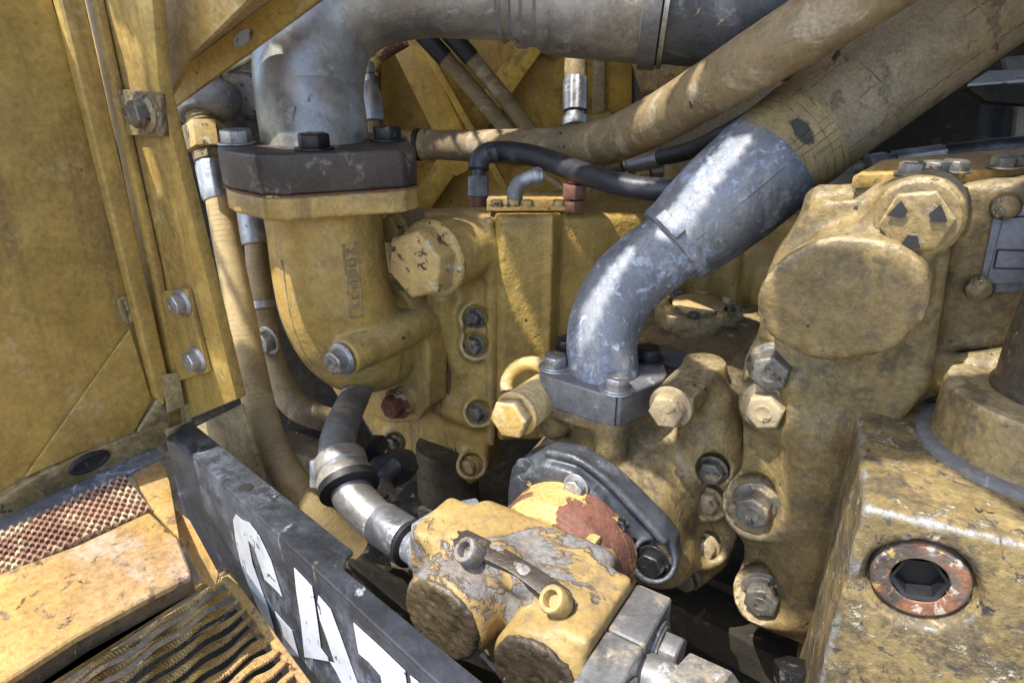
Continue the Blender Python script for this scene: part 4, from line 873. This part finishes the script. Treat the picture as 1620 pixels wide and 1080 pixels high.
# ------------------------------------------------------------------ gear pump
t = thing('gear_pump', 'bright patchy yellow gear pump with two lobed ends at the bottom centre', 'pump', P(850, 1000, .46))
YG = .273
s = SDF((-.30, .235, 1.06), (-.06, .43, 1.24), .0024)
c1_ = V3(-.2260, YG-.012, 1.150); c2_ = V3(-.1500, YG-.014, 1.145)
s.cyl(c1_, c1_+V3(0, .05, 0), .034, 0, .005, r1=.036); s.cyl(c2_, c2_+V3(0, .05, 0), .034, .004, .005, r1=.036)
s.box((-.195, .318, 1.158), (.058, .030, .030), .008, .012)
s.box((-.200, .318, 1.182), (.046, .026, .008), .005, .008)
s.cone((-.207, .300, 1.184), (-.180, .292, 1.184), .0125, .0115, .006); s.cone((-.268, .30, 1.192), (-.262, .342, 1.190), .003, .003, .004, sub=True)
for x0_, x1_ in ((-.25, -.14),): s.cone((x0_, .345, 1.193), (x1_, .345, 1.193), .0035, .0035, .003, sub=True)
s.box((-.262, .312, 1.160), (.016, .026, .026), .006, .008)
s.box((-.134, .300, 1.150), (.014, .034, .034), .004, .006)
s.cone((-.155, .33, 1.175), (-.150, .352, 1.17), .012, .010, .008)
cast('pump_body', s, 'gear', t, .0006)
s = SDF((-.28, .24, 1.09), (-.10, .29, 1.20), .0018)
for c_, r_ in ((c1_, .031), (c2_, .031)): s.cyl(c_+V3(0, -.0035, 0), c_+V3(0, .004, 0), r_, .0, .003)
s.rough(.0010, 260, 3); s.rough(.0012, 520, 5)
cast('end_face', s, 'oily', t, 0)
s = SDF((-.27, .32, 1.06), (-.11, .43, 1.22), .0022)
rg0 = V3(-.192, .350, 1.142)
s.cyl(rg0, rg0+V3(0, .038, 0), .057, 0, .004); s.cyl(rg0+V3(0, -.006, 0), rg0+V3(0, .004, 0), .051, .001, .001)
cast('rust_collar', s, 'rusty', t, .0005)
part('lug', MB().box((-.158, .3475, 1.184), (.004, .006, .0045)), 'bolty', t, .001)
# strap across the top with two cap screws
a0_, a1_ = P(722, 842, .475), P(912, 966, .435)
sp = spline([onZ(718, 846, 1.190), onZ(755, 862, 1.193), onZ(810, 890, 1.194), onZ(862, 925, 1.191), onZ(908, 962, 1.187)], 6)
sm_ = MB(); n_ = len(sp); ax_ = V3(0, 1, .25); ax_ = nrm(ax_)
vs = []
for i, p in enumerate(sp):
    wv = (.0065+.004*abs(i-n_/2)/n_)*(1 if 1 < i < n_-2 else .6); tn = nrm(sp[min(i+1, n_-1)]-sp[max(i-1, 0)]); nn = nrm(np.cross(tn, ax_)); nn = nn if nn[2] > 0 else -nn
    vs += [p-ax_*wv-nn*.006, p+ax_*wv-nn*.006, p+ax_*wv+nn*.0008, p-ax_*wv+nn*.0008]
sm_.add(vs, [(i*4+j, i*4+(j+1) % 4, (i+1)*4+(j+1) % 4, (i+1)*4+j) for i in range(n_-1) for j in range(4)]+[(3, 2, 1, 0), tuple((n_-1)*4+j for j in range(4))])
part('strap', sm_, 'flange', t, .0015)
sax = nrm(V3(-.25, -.62, .72))
for x, y, d in ((752, 878, 1.190), (888, 955, 1.187)): bolt(t, onZ(x, y, d), sax, .0088, 'socket', 'gear', name='cap_screw')
# slate mounting flange
YF = .395
fy = lambda x, y, d=0.: onY(x, y, YF+d)
t = thing('mount_flange', 'slate grey cast mounting flange between the gear pump and middle pump', 'flange', fy(935, 830))
mf = [(801, 778), (806, 742), (832, 720), (868, 712), (910, 720), (955, 748), (1000, 790), (1045, 835), (1064, 862), (1068, 898), (1050, 918), (1010, 918), (992, 910), (990, 935), (965, 960), (900, 980), (820, 920), (800, 850)]
s = SDF((-.33, .36, 1.03), (-.06, .46, 1.24), .0022)
s.ext([fy(x, y) for x, y in mf], YF, YF+.020, .005, 0)
s.ext([fy(820, 745), fy(868, 722), fy(915, 735), fy(960, 775), fy(985, 830), fy(975, 900), fy(850, 900), fy(812, 800)], YF-.012, YF+.01, .005, .006)
s.cyl(fy(1034, 885, -.008), fy(1034, 885, .01), .018, .006, .003)
for x, y in ((1034, 885),): s.cyl(fy(x, y, -.02), fy(x, y, -.002), .0135, .002, .002, sub=True)
gp = [fy(868, 716, -.002), fy(912, 726, -.002), fy(958, 758, -.002), fy(1000, 800, -.002), fy(1050, 855, -.002)]; s.tube(spline(gp, 4), [.0035]*17, .004)
cast('flange_body', s, 'slate', t, .0006)
bolt(t, fy(912, 768, -.012), NY, .0085, 'hex', 'zinc'); bolt(t, fy(1034, 885, -.004), NY, .0105, 'hex', 'boltd'); bolt(t, fy(985, 828, -.012), NY, .0045, 'hex', 'boltd'); bolt(t, fy(832, 740, -.002), NY, .0075, 'hex', 'slate')

# outlet flange block and bolts
t = thing('outlet_flange', 'grey split flange block with large hex bolts at the right end of gear pump', 'flange', P(985, 1040, .42))
part('flange_half', MB().box((-.107, .3165, 1.1385), (.0125, .0235, .036)), 'grey', t, .003, seg=3)
part('flange_half', MB().box((-.107, .2685, 1.1385), (.0125, .0235, .036)), 'grey', t, .003, seg=3)
fu = V3(1, 0, 0)
bolt(t, (-.0945, .318, 1.150), fu, .0135, 'hexw', 'grey'); bolt(t, (-.0945, .266, 1.150), fu, .0135, 'hexw', 'grey')
part('outlet_tube', MB().cyl(P(990, 1050, .42), P(1120, 1120, .38), .014), 'pipe', t)
part('outlet_nut', MB().loft([P(1080, 1085, .39), P(1150, 1120, .37)], [.02]*2, 6), 'grey', t, .002)

# ------------------------------------------------------------------ lower hose, banded elbow, fittings in the dark
t = thing('lower_hose', 'dusty grey hose with black bands curving into the gear pump', 'hose', P(560, 790, .56))
pp, rr = ptube([(590, 560, 22, .78), (562, 625, 23, .70), (543, 668, 26, .635), (533, 708, 29, .60), (540, 740, 30, .58)], 8); part('upper_hose', MB().loft(pp, rr, 28), 'grey', t)
pp, rr = ptube([(548, 742, 34, .575), (556, 778, 33, .565), (580, 808, 32, .555), (615, 838, 31, .54), (640, 852, 31, .53)], 8); part('hose_tube', MB().loft(pp, rr, 32), 'pipe', t)
fd = nrm(P(655, 862, .515)-P(600, 826, .545))
part('ferrule', MB().lathe(P(604, 828, .543), fd, [(.016, 0), (.0178, .001), (.0178, .028), (.0170, .033), (.0165, .034)], 32), 'steel', t)
part('clamp_ring', MB().lathe(P(646, 856, .525), fd, [(.016, 0), (.0192, .001), (.0192, .006), (.016, .007)], 32), 'band', t)
part('nose', MB().lathe(P(655, 862, .52), fd, [(.0145, 0), (.0150, .012), (.0165, .013), (.0175, .03), (.0180, .045)], 28), 'oxid', t)
part('inlet_neck', MB().loft([P(668, 868, .515), P(712, 850, .515), P(750, 850, .52)], [.021, .026, .030], 28), 'oxid', t)
cd = nrm(P(556, 778, .565)-P(536, 715, .59))
part('coupling', MB().lathe(P(535, 722, .585), cd, [(.019, 0), (.0215, .001), (.023, .004), (.023, .014), (.0215, .016), (.0225, .018), (.0245, .022), (.0245, .033), (.022, .036)], 32), 'pipe', t, .0006)
part('coupling_ear', MB().box(P(505, 748, .575), (.007, .006, .012), [right, fwd, up]), 'steel', t, .002)
part('band', MB().lathe(P(550, 762, .568), cd, [(.019, 0), (.0258, .001), (.0258, .008), (.019, .009)], 36), 'band', t)
t = thing('hex_tee_fitting', 'dark hex fitting with small threaded nipples behind the dusty lower hose', 'fitting', P(618, 745, .66))
part('hex_body', MB().loft([P(600, 752, .66), P(640, 732, .70)], [.019]*2, 6), 'slate', t, .002)
part('nipple', MB().loft(spline([P(628, 735, .66), P(605, 765, .645), P(612, 800, .63)], 5), [.009]*11, 14), 'slate', t)
part('nipple', MB().cyl(P(605, 762, .64), P(625, 800, .62), .0075), 'boltg', t, .001)
part('hex_nut', MB().loft([P(604, 778, .635), P(612, 792, .63)], [.0105]*2, 6), 'boltg', t, .001)
part('hex_nut', MB().loft([P(588, 722, .67), P(600, 700, .70)], [.011]*2, 6), 'boltd', t, .001)

# ------------------------------------------------------------------ left hoses and fittings
t = thing('left_tan_hose', 'long tan wrapped hose hanging beside the door post', 'hose', P(330, 190, .66))
pp, rr = ptube([(346, 312, 20.5, .66), (360, 390, 21, .66), (378, 480, 22, .66), (395, 570, 23.5, .66), (415, 660, 25, .65), (448, 740, 26, .64), (500, 810, 27, .64), (560, 870, 28, .66)], 12)
part('hose_tube', MB().loft(pp, rr, 32), 'tan2', t)
hd = nrm(P(348, 320, .66)-P(334, 255, .66))
part('ferrule', MB().loft([P(333, 256, .66)+hd*k*.0048 for k in range(9)], lambda i, th: .0148*(1+.03*cos(8*th)) if 0 < i < 8 else .0138, 48), 'steel', t, ang=60)
part('collar', MB().lathe(P(330, 240, .66), hd, [(.012, 0), (.0152, .001), (.0155, .009), (.013, .011)], 28), 'old', t)
part('hex_nut', MB().loft([P(323, 198, .66), P(329, 238, .66)], [.0205]*2, 6), 'bolty', t, .0015)
part('thread', MB().lathe(P(321, 180, .66), hd, [(.016, 0), (.0172, .002), (.016, .004), (.0172, .006), (.016, .008), (.0172, .010), (.016, .012)], 24), 'old', t)
s = SDF(P(318, 150, .68)-.06, P(318, 150, .68)+.06, .0022)
s.cyl(P(321, 186, .66), P(314, 120, .67), .0235, 0, .003); s.cone(P(316, 155, .665), P(352, 158, .66), .021, .019, .008); s.cyl(P(312, 124, .67), P(309, 100, .68), .018, .003, .002)
cast('elbow_fitting', s, 'grey', t, .0008)
t = thing('second_tan_hose', 'thinner tan hose with silver end half hidden behind the cast elbow', 'hose', P(372, 150, .74))
pp, rr = ptube([(404, 380, 17, .74), (409, 440, 17.5, .74), (417, 510, 19, .74), (432, 580, 21, .73), (462, 635, 22, .72), (500, 658, 20, .72), (545, 668, 18, .74)], 10)
part('hose_tube', MB().loft(pp, rr, 28), 'tan', t)
hd2 = nrm(P(406, 388, .74)-P(396, 318, .74)); part('ferrule', MB().lathe(P(395, 312, .74), hd2, [(.013, 0), (.0160, .002), (.0160, .050), (.0148, .053)], 30), 'steel', t)
part('clamp_ring', MB().lathe(P(412, 476, .74), hd2, [(.0135, 0), (.0155, .001), (.0155, .009), (.0135, .010)], 28), 'zinc', t)
bolt(t, P(426, 538, .715), NY, .013, 'hex', 'zinc')
part('hex_nut', MB().loft([P(378, 190, .73), P(390, 240, .73)], [.0265]*2, 6), 'grey', t, .002)
s = SDF(P(378, 155, .72)-.065, P(378, 155, .72)+.065, .0024)
s.cyl(P(372, 186, .73), P(370, 120, .73), .021, 0, .003)
for dx, dy, r_, dd in ((-26, -2, .020, -.0), (12, -4, .026, -.006)):
    q0 = P(372+dx, 155+dy, .715+dd); s.cyl(q0+V3(0, 0, 0), q0+fwd*.03, r_, .003, .003)
cast('lobed_nut', s, 'boltg', t, .0006)
part('collar', MB().lathe(P(352, 192, .70), hd2, [(.02, 0), (.024, .002), (.024, .006), (.02, .007)], 24), 'grey', t)

# clutter high behind the bracket
t = thing('corner_fitting', 'brass coloured fitting and yellow tube behind the angle bracket', 'fitting', P(375, 90, .75))
part('tube', MB().cyl(P(385, 10, .75), P(398, 130, .75), .020), 'cast', t); part('fitting_body', MB().lathe(P(318, 108, .72), (0, 0, 1), [(.022, 0), (.024, .003), (.024, .008), (.018, .010), (.014, .03)], 24), 'old', t)
part('hex_nut', MB().loft([P(350, 60, .72), P(372, 90, .72)], [.017]*2, 6), 'boltd', t, .002); part('rod', MB().cyl(P(360, 112, .66), P(420, 80, .64), .003), 'cast', t)
bolt(t, P(376, 68, .70), NY, .010, 'hex', 'boltg')

# ------------------------------------------------------------------ black hoses
t = thing('curved_black_hose', 'glossy black hose curving from a hex nut to the blue grey ferrule', 'hose', P(757, 318, .74))
part('hex_nut', MB().loft([P(757, 317, .74), P(757, 281, .74)], [.0125]*2, 6), 'steel', t, .001)
part('stem', MB().lathe(P(757, 335, .74), Z, [(.0108, 0), (.011, .004), (.0105, .012), (.0108, .018)], 20), 'copper', t)
pts = spline([P(757, 284, .74), P(757, 268, .74), P(760, 252, .74), P(772, 242, .74), (P(790, 240, .737))], 6); part('elbow', MB().loft(pts, [.0075]*6+[.0115]*(len(pts)-6), 20), 'slate', t)
pp, rr = ptube([(772, 241, 13.5, .738), (800, 239, 15.5, .732), (850, 248, 16.5, .70), (910, 270, 17.5, .655), (975, 290, 18, .62), (1040, 300, 18.5, .60), (1120, 300, 19, .59)], 10); part('hose_tube', MB().loft(pp, rr, 28), 'rubber', t)
t = thing('short_black_hose', 'black hose with tapered silver ferrule under the long tan hose', 'hose', P(985, 262, .86))
pp, rr = ptube([(1040, 250, 13, .85), (1095, 237, 14, .80), (1160, 205, 15, .74), (1220, 170, 15, .72)], 8); part('hose_tube', MB().loft(pp, rr, 24), 'rubber', t)
part('ferrule', MB().lathe(P(985, 262, .86), P(1045, 249, .85)-P(985, 262, .86), [(.0075, 0), (.008, .004), (.0118, .006), (.0120, .012), (.0128, .05), (.012, .051)], 30), 'pipe', t)
part('hex_nut', MB().loft([P(955, 268, .87), P(985, 262, .86)], [.0125]*2, 6), 'old', t, .001)
t = thing('fitting_row', 'row of small bright fittings under the short black hose', 'fitting', P(1030, 285, .92))
part('hex_nut', MB().loft([P(1008, 274, .92), P(1026, 272, .92)], [.012]*2, 6), 'bolty', t, .001); part('hex_nut', MB().loft([P(1028, 272, .92), P(1046, 269, .92)], [.014]*2, 6), 'zinc', t, .001)
part('cap', MB().lathe(P(1058, 285, .92), Z, [(.010, 0), (.011, .004), (.011, .03), (.007, .034)], 18), 'bolty', t); part('base', MB().box(P(1010, 318, .93), (.08, .012, .016), [right, bn, Z]), 'cast', t, .002)
bolt(t, P(932, 308, .90), NY, .008, 'hex', 'bolty'); bolt(t, P(968, 312, .90), NY, .008, 'hex', 'bolty')

# ------------------------------------------------------------------ name panel with worn letters
ZL = 1.197
q0, q1 = onZ(280, 703, ZL), onZ(652, 1050, ZL); pd = nrm(q1-q0); pn = nrm(np.cross(pd, Z)); pn = pn if pn@fwd < 0 else -pn
onp = lambda x, y, d=0.: onPl(x, y, q0+pn*d, pn)
t = thing('name_panel', 'scuffed black side panel with worn white CAT letters along the step', 'panel', q0-Z*.1)
tail = q1+pd*.25
part('panel_face', MB().prism([q0-pd*.030, tail, tail-Z*.24, q0-pd*.030-Z*.24], -pn*.004), 'panel', t, .001)
lipx = [(298, 668), (560, 878), (548, 890), (546, 908), (768, 1090), (900, 1200)]
lip = [onZ(x, y, ZL) for x, y in lipx]
part('top_lip', MB().prism(lip+[tail+pd*.0, q0-pd*.012], Z*.004), 'panel', t, .0015, seg=3)
part('bolt_hole_shade', MB().lathe(onZ(389, 771, ZL+.0042), Z, [(.0055, 0), (.0052, .0004), (.0035, .0004)], 20), 'band', t)  # flat black disc drawn as the shade inside a bolt hole
bolt(t, onp(268, 790, .001), pn, .006, 'plug', 'zinc')
zz = lambda a: [onp(340+x/3.6, 780+y/3.6, .0006) for x, y in a]
lc = MB(); lc.prism(zz([(105, 150), (120, 118), (155, 150), (195, 165), (250, 235), (320, 380), (385, 588), (330, 530), (285, 490), (225, 310), (190, 265), (215, 400), (250, 500), (300, 640), (362, 858), (290, 740), (220, 590), (155, 420), (118, 260)]), pn*.0003)
lc.prism(zz([(343, 670), (440, 780), (480, 930), (400, 905), (375, 780)]), pn*.0003)
part('letter_c', lc, 'white', t)
la = MB(); la.prism(zz([(452, 422), (500, 470), (555, 530), (570, 620), (590, 760), (605, 880), (645, 935), (650, 955), (600, 945), (512, 930), (490, 720), (465, 560)]), pn*.0003)
la.prism(zz([(590, 580), (660, 660), (720, 820), (825, 1110), (745, 1120), (690, 1010), (655, 955), (685, 965), (640, 830), (600, 720), (585, 640)]), pn*.0003)
part('letter_a', la, 'white', t)
lt_ = MB(); lt_.prism(zz([(790, 735), (950, 880), (1085, 1010), (1100, 1130), (960, 1130), (945, 1035), (880, 960), (820, 910)]), pn*.0003); lt_.prism(zz([(1112, 1035), (1210, 1110), (1130, 1120)]), pn*.0003)
part('letter_t', lt_, 'white', t)

# ------------------------------------------------------------------ boarding steps
zs = 1.192
sz = lambda x, y, d=0.: onZ(x, y, zs+d)
t = thing('upper_step', 'rusty sunlit yellow step with expanded mesh strip at the lower left', 'step', sz(0, 1000))
part('edge_strip', MB().prism([sz(-120, 860), sz(0, 806), sz(128, 750), sz(246, 708), sz(262, 720), sz(196, 752), sz(0, 842), sz(-120, 900)], (0, 0, -.004)), 'oxid', t, .001)
part('tread_sheet', MB().prism([sz(-160, 985), sz(0, 905), sz(120, 862), sz(236, 808), sz(282, 850), sz(303, 908), sz(240, 940), sz(120, 1005), sz(0, 1082), sz(-160, 1190)], (0, 0, -.006)), 'step', t, .003, seg=3)
part('base_sheet', MB().prism([sz(-120, 902, -.005), sz(0, 842, -.005), sz(196, 750, -.005), sz(240, 806, -.005), sz(120, 862, -.005), sz(0, 905, -.005), sz(-120, 966, -.005)], (0, 0, -.003)), 'rusty', t)
part('riser', MB().prism([sz(-160, 1186, -.007), sz(0, 1080, -.007), sz(120, 1003, -.007), sz(303, 906, -.007), sz(292, 892, -.007)], (0, 0, -.016)), 'oily', t)
part('side_plate', MB().prism([sz(199, 732, -.002), sz(246, 706, -.002), sz(268, 760, -.002), sz(284, 852, -.002), sz(240, 805, -.002)], (0, 0, -.004)), 'step', t, .001)
# expanded metal: a lattice of raised strands
pA, pB, pC, pD = sz(-60, 872), sz(196, 752), sz(240, 806), sz(-60, 936)
em = MB(); nv = 12; nu = 150
def bil(u, v): return (pA*(1-u)+pB*u)*(1-v)+(pD*(1-u)+pC*u)*v
for j in range(nv):
    rows = []; pr = random.uniform(0, 6)
    for i in range(nu+1):
        u = i/nu; bul = .5+.5*sin(u*2*pi*19+(pi if j % 2 else 0)+.4*sin(u*9+pr)); v = (j+.5+.20*sin(u*2*pi*19+(0 if j % 2 else pi)+.6))/nv; w0 = (.20+.14*bul)/nv; z = .0008+.0026*bul
        rows += [bil(u, v-w0)+Z*(z-.0035), bil(u, v)+Z*z, bil(u, v+w0)+Z*(z-.0015), bil(u, v)-Z*.003]
    em.add(rows, [(i*4+q, (i+1)*4+q, (i+1)*4+(q+1) % 4, i*4+(q+1) % 4) for i in range(nu) for q in range(4)]+[(0, 1, 2, 3), tuple(nu*4+3-q for q in range(4))])
link('expanded_mesh', em.mesh('expanded_mesh', wloc(t)), M['meshm'], t, kind='stuff')

zg = 1.105
gz = lambda x, y, d=0.: onZ(x, y, zg+d)
t = thing('lower_step', 'bent olive yellow step tread of serrated wavy bars at the bottom left', 'step', gz(280, 1040))
def gl(u, v): # u along the bars (0 left .. 1 right), v across (0 far .. 1 near)
    a = gz(100, 1082)*(1-u)+gz(348, 918)*u; b = gz(330, 1260)*(1-u)+gz(500, 1120)*u; return a*(1-v)+b*v
part('frame_edge', MB().prism([gl(1.0, -.02), gl(1.07, -.02), gl(1.07, 1.05), gl(1.0, 1.05)], (0, 0, .006)), 'step', t, .001)
part('frame_edge', MB().prism([gl(-.1, -.05), gl(1.05, -.05), gl(1.05, -.015), gl(-.1, -.015)], (0, 0, .006)), 'step', t, .001)
NB = 12
for k in range(NB):
    n_ = 150; rows = []; bm_ = MB()
    for i in range(n_+1):
        u = i/n_; bul = .5+.5*sin(u*17+k*1.3); hi = (.39+.11*bul)/NB; tooth = (.0012 if i % 3 == 0 else 0)
        wv_ = .12*sin(u*17+k*1.3+.8)/NB; v0 = (k+.08)/NB+wv_; v1 = v0+2*hi
        zl = .001+.001*sin(u*9+k); zh = .0035+.0065*bul+tooth+random.uniform(-.0004, .0004)
        a_, c_, m_ = gl(u, v0), gl(u, v1), gl(u, v0*.45+v1*.55)
        rows += [a_+Z*zl, m_+Z*(zl*.5+zh*.5+.001), c_+Z*zh, c_+Z*(zh-.0022), a_+Z*(zl-.002)]
    bm_.add(rows, [(i*5+q, (i+1)*5+q, (i+1)*5+(q+1) % 5, i*5+(q+1) % 5) for i in range(n_) for q in range(5)]+[(0, 1, 2, 3, 4), tuple(n_*5+4-q for q in range(5))])
    part('tread_bar', bm_, 'step', t)
part('backing', MB().prism([gl(0, 0)-Z*.03, gl(1.05, 0)-Z*.03, gl(1.05, 1)-Z*.03, gl(0, 1)-Z*.03], (0, 0, -.004)), 'shade_black', t)  # near-black sheet under the bars paints the shade seen in the slots
t = thing('folded_plate', 'curled yellow plate standing between the upper step and the name panel', 'plate', gz(310, 880))
fp = [sz(272, 800, -.01), sz(300, 822, -.01), sz(345, 905, -.02), sz(340, 930, -.03), sz(318, 915, -.04), sz(286, 850, -.02)]
part('plate', MB().prism(fp, (0, 0, -.003)), 'step', t, .001)

# ------------------------------------------------------------------ bay interior: floor, far walls, frame ledges
t = thing('belly_pan', 'floor pan and inner walls of the engine bay, shade painted in as near-black', 'bay floor', (-.1, .7, .80))
part('pan_sheet', MB().box((.0, 1.1, .80), (1.38, 1.05, .005)), 'shade_black', t)
part('shade_wall', MB().box((.0, 2.1, 1.30), (1.4, .01, .50)), 'shade_black', t)
part('shade_wall', MB().prism([P(235, 60, 1.0), P(600, 60, 1.12), P(600, 900, 1.12), P(235, 900, 1.0)], fwd*.01), 'shade_black', t)  # near-black sheet added to stand for the shade behind the left hoses
part('shade_wall', MB().box((1.38, 1.2, 1.25), (.01, .90, .45)), 'shade_black', t)
part('shade_wall', MB().box((-1.38, 1.3, 1.25), (.01, .80, .45)), 'shade_black', t)
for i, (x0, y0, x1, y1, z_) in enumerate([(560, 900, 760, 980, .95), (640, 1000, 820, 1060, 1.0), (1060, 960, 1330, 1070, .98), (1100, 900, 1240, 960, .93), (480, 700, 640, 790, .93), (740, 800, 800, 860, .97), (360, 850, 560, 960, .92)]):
    p_ = onZ((x0+x1)/2, (y0+y1)/2, z_); part('frame_ledge', MB().box(p_, (.12+.02*i % .05, .025, .02), [nrm(V3(1, .1*i-.3, 0)), nrm(V3(-.1*i+.3, 1, 0)), Z]), ['shade_black', 'oily', 'shade_black'][i % 3], t, .003)
t = thing('dark_bolt_head', 'dark square nut in shadow at the bottom beside the steel block', 'nut', P(1260, 1060, .5))
part('hex_nut', MB().loft([P(1258, 1085, .5), P(1258, 1050, .5)], [.016]*2, 6), 'boltd', t, .002)
part('tube', MB().cyl(P(720, 1010, .60), P(800, 1100, .56), .012), 'panel', thing('lower_tube', 'dim grey tube running under the gear pump lobes', 'pipe', P(760, 1050, .58)), .001)
t = thing('frame_channel', 'dark ribbed frame channel beneath the notch of the name panel', 'channel', P(640, 930, .62))
part('channel_web', MB().prism([P(548, 880, .60), P(640, 900, .66), P(820, 1100, .55), P(760, 1110, .46)], Z*-.01), 'shade_black', t, .002)
# ------------------------------------------------------------------ sheet added overhead, out of view; its cut-outs shape the sun patches
HZ = 1.95; K = (HZ)
def hp(p): return np.array([p[0]+sd[0]/sd[2]*(HZ-p[2]), p[1]+sd[1]/sd[2]*(HZ-p[2])])
cell = .004; X0, X1, Y0, Y1 = -1.4, 1.3, -.35, 2.1
nx, ny = int((X1-X0)/cell), int((Y1-Y0)/cell)
gx = X0+cell*(np.arange(nx)+.5); gy = Y0+cell*(np.arange(ny)+.5); GX, GY = np.meshgrid(gx, gy, indexing='ij')
solid = np.ones((nx, ny), bool)
def cut(poly, bars=0):
    global solid
    ins = np.zeros_like(solid); n = len(poly)
    for i in range(n):
        (x0, y0), (x1, y1) = poly[i][:2], poly[(i+1) % n][:2]
        c = ((y0 > GY) != (y1 > GY)); xx = (x1-x0)*(GY-y0)/((y1-y0) if y1 != y0 else 1e-9)+x0
        ins ^= c & (GX < xx)
    if bars: ins &= ~(np.mod(GX*.8+GY*.6, .030) < .007)
    solid &= ~ins
cut([(-1.4, -.6), (1, -.6), (1, .0), (-.03, .02), (-.12, .10), (-.22, .04), (-.29, .08), (-.42, .05), (-.52, -.04), (-1.4, -.04)])
HOLES = [([(396, 85), (440, 78), (490, 140), (530, 215), (550, 285), (372, 292), (365, 222), (400, 220)], .60, 0),
 ([(418, 395), (470, 425), (555, 500), (530, 630), (430, 600), (405, 500)], .62, 0),
 ([(520, 535), (560, 530), (590, 570), (545, 585)], .64, 0),
 ([(690, 338), (780, 335), (790, 430), (745, 380)], .66, 0),
 ([(640, 200), (848, 200), (835, 250), (640, 250)], .84, 1),
 ([(1075, 160), (1120, 140), (1140, 175), (1075, 215)], .52, 1),
 ([(760, 290), (1000, 300), (1010, 345), (760, 345)], .82, 0),
 ([(1015, 335), (1150, 205), (1200, 250), (1085, 370)], .50, 0),
 ([(905, 480), (990, 390), (1010, 400), (940, 530), (910, 560)], .51, 0),
 ([(1080, 545), (1190, 545), (1205, 655), (1140, 640)], .63, 0),
 ([(1040, 430), (1240, 400), (1260, 520), (1060, 510)], .95, 0),
 ([(1190, 540), (1229, 540), (1229, 765), (1172, 765)], .50, 0), ([(1200, 545), (1212, 430), (1262, 345), (1290, 345), (1235, 430), (1226, 545)], .46, 0),
 ([(1255, 365), (1290, 305), (1420, 300), (1400, 345), (1300, 352)], .44, 0), ([(1420, 300), (1510, 305), (1510, 330), (1420, 325)], .40, 0),
 ([(1480, 545), (1640, 470), (1640, 590), (1480, 605)], .50, 0),
 ([(1300, 255), (1700, 230), (1700, 300), (1300, 310)], .62, 0),
 ([(780, 590), (860, 570), (870, 640), (830, 705), (775, 700)], .53, 0),
 ([(1015, 635), (1085, 615), (1090, 670), (1030, 680)], .50, 0),
 ([(970, 560), (1060, 540), (1060, 620), (990, 640)], .54, 0),
 ([(880, 90), (945, 90), (945, 215), (880, 215)], .98, 0), ([(1020, 85), (1110, 85), (1110, 160), (1020, 165)], 1.05, 0),
 ([(1030, 760), (1095, 760), (1095, 810), (1060, 800)], .53, 0), ([(1105, 770), (1140, 770), (1140, 880), (1105, 880)], .53, 0),
 ([(295, 180), (350, 195), (370, 320), (310, 320)], .66, 0), ([(340, 330), (400, 330), (440, 560), (380, 560)], .70, 1)]
bpy.context.view_layer.update(); dg = bpy.context.evaluated_depsgraph_get()
def dist(x, y, d):
    ok, l, *_ = sc.ray_cast(dg, Vector(C), Vector(nrm(ray(x, y)))); return (np.array(l)-C)@fwd if ok else d
for pl, d, br in HOLES:
    cx_, cy_ = np.mean(pl, 0); ds = sorted(dist(x*.7+cx_*.3, y*.7+cy_*.3, d) for x, y in pl+[(cx_, cy_)]); d = ds[len(ds)//2]
    cut([hp(P(x, y, d)) for x, y in pl], br)
cut([(-.255, .175), (-.125, .155), (-.10, .20), (-.215, .235)]);
hm = MB(); TH = .004
for i in range(0, nx):
    col = solid[i]; j = 0
    e = np.flatnonzero(np.diff(np.concatenate([[0], col.view(np.int8), [0]])))
    x0, x1 = X0+i*cell, X0+(i+1)*cell
    for a, b_ in zip(e[::2], e[1::2]):
        ya, yb = Y0+a*cell, Y0+b_*cell
        hm.add([(x0, ya, HZ), (x1, ya, HZ), (x1, yb, HZ), (x0, yb, HZ)], [(0, 1, 2, 3)])
t = thing('sun_mask', 'added unseen yellow sheet with cut-outs that shape sun patches in the bay', 'light mask', (-.2, .2, HZ))
part('mask_sheet', hm, 'paint', t)
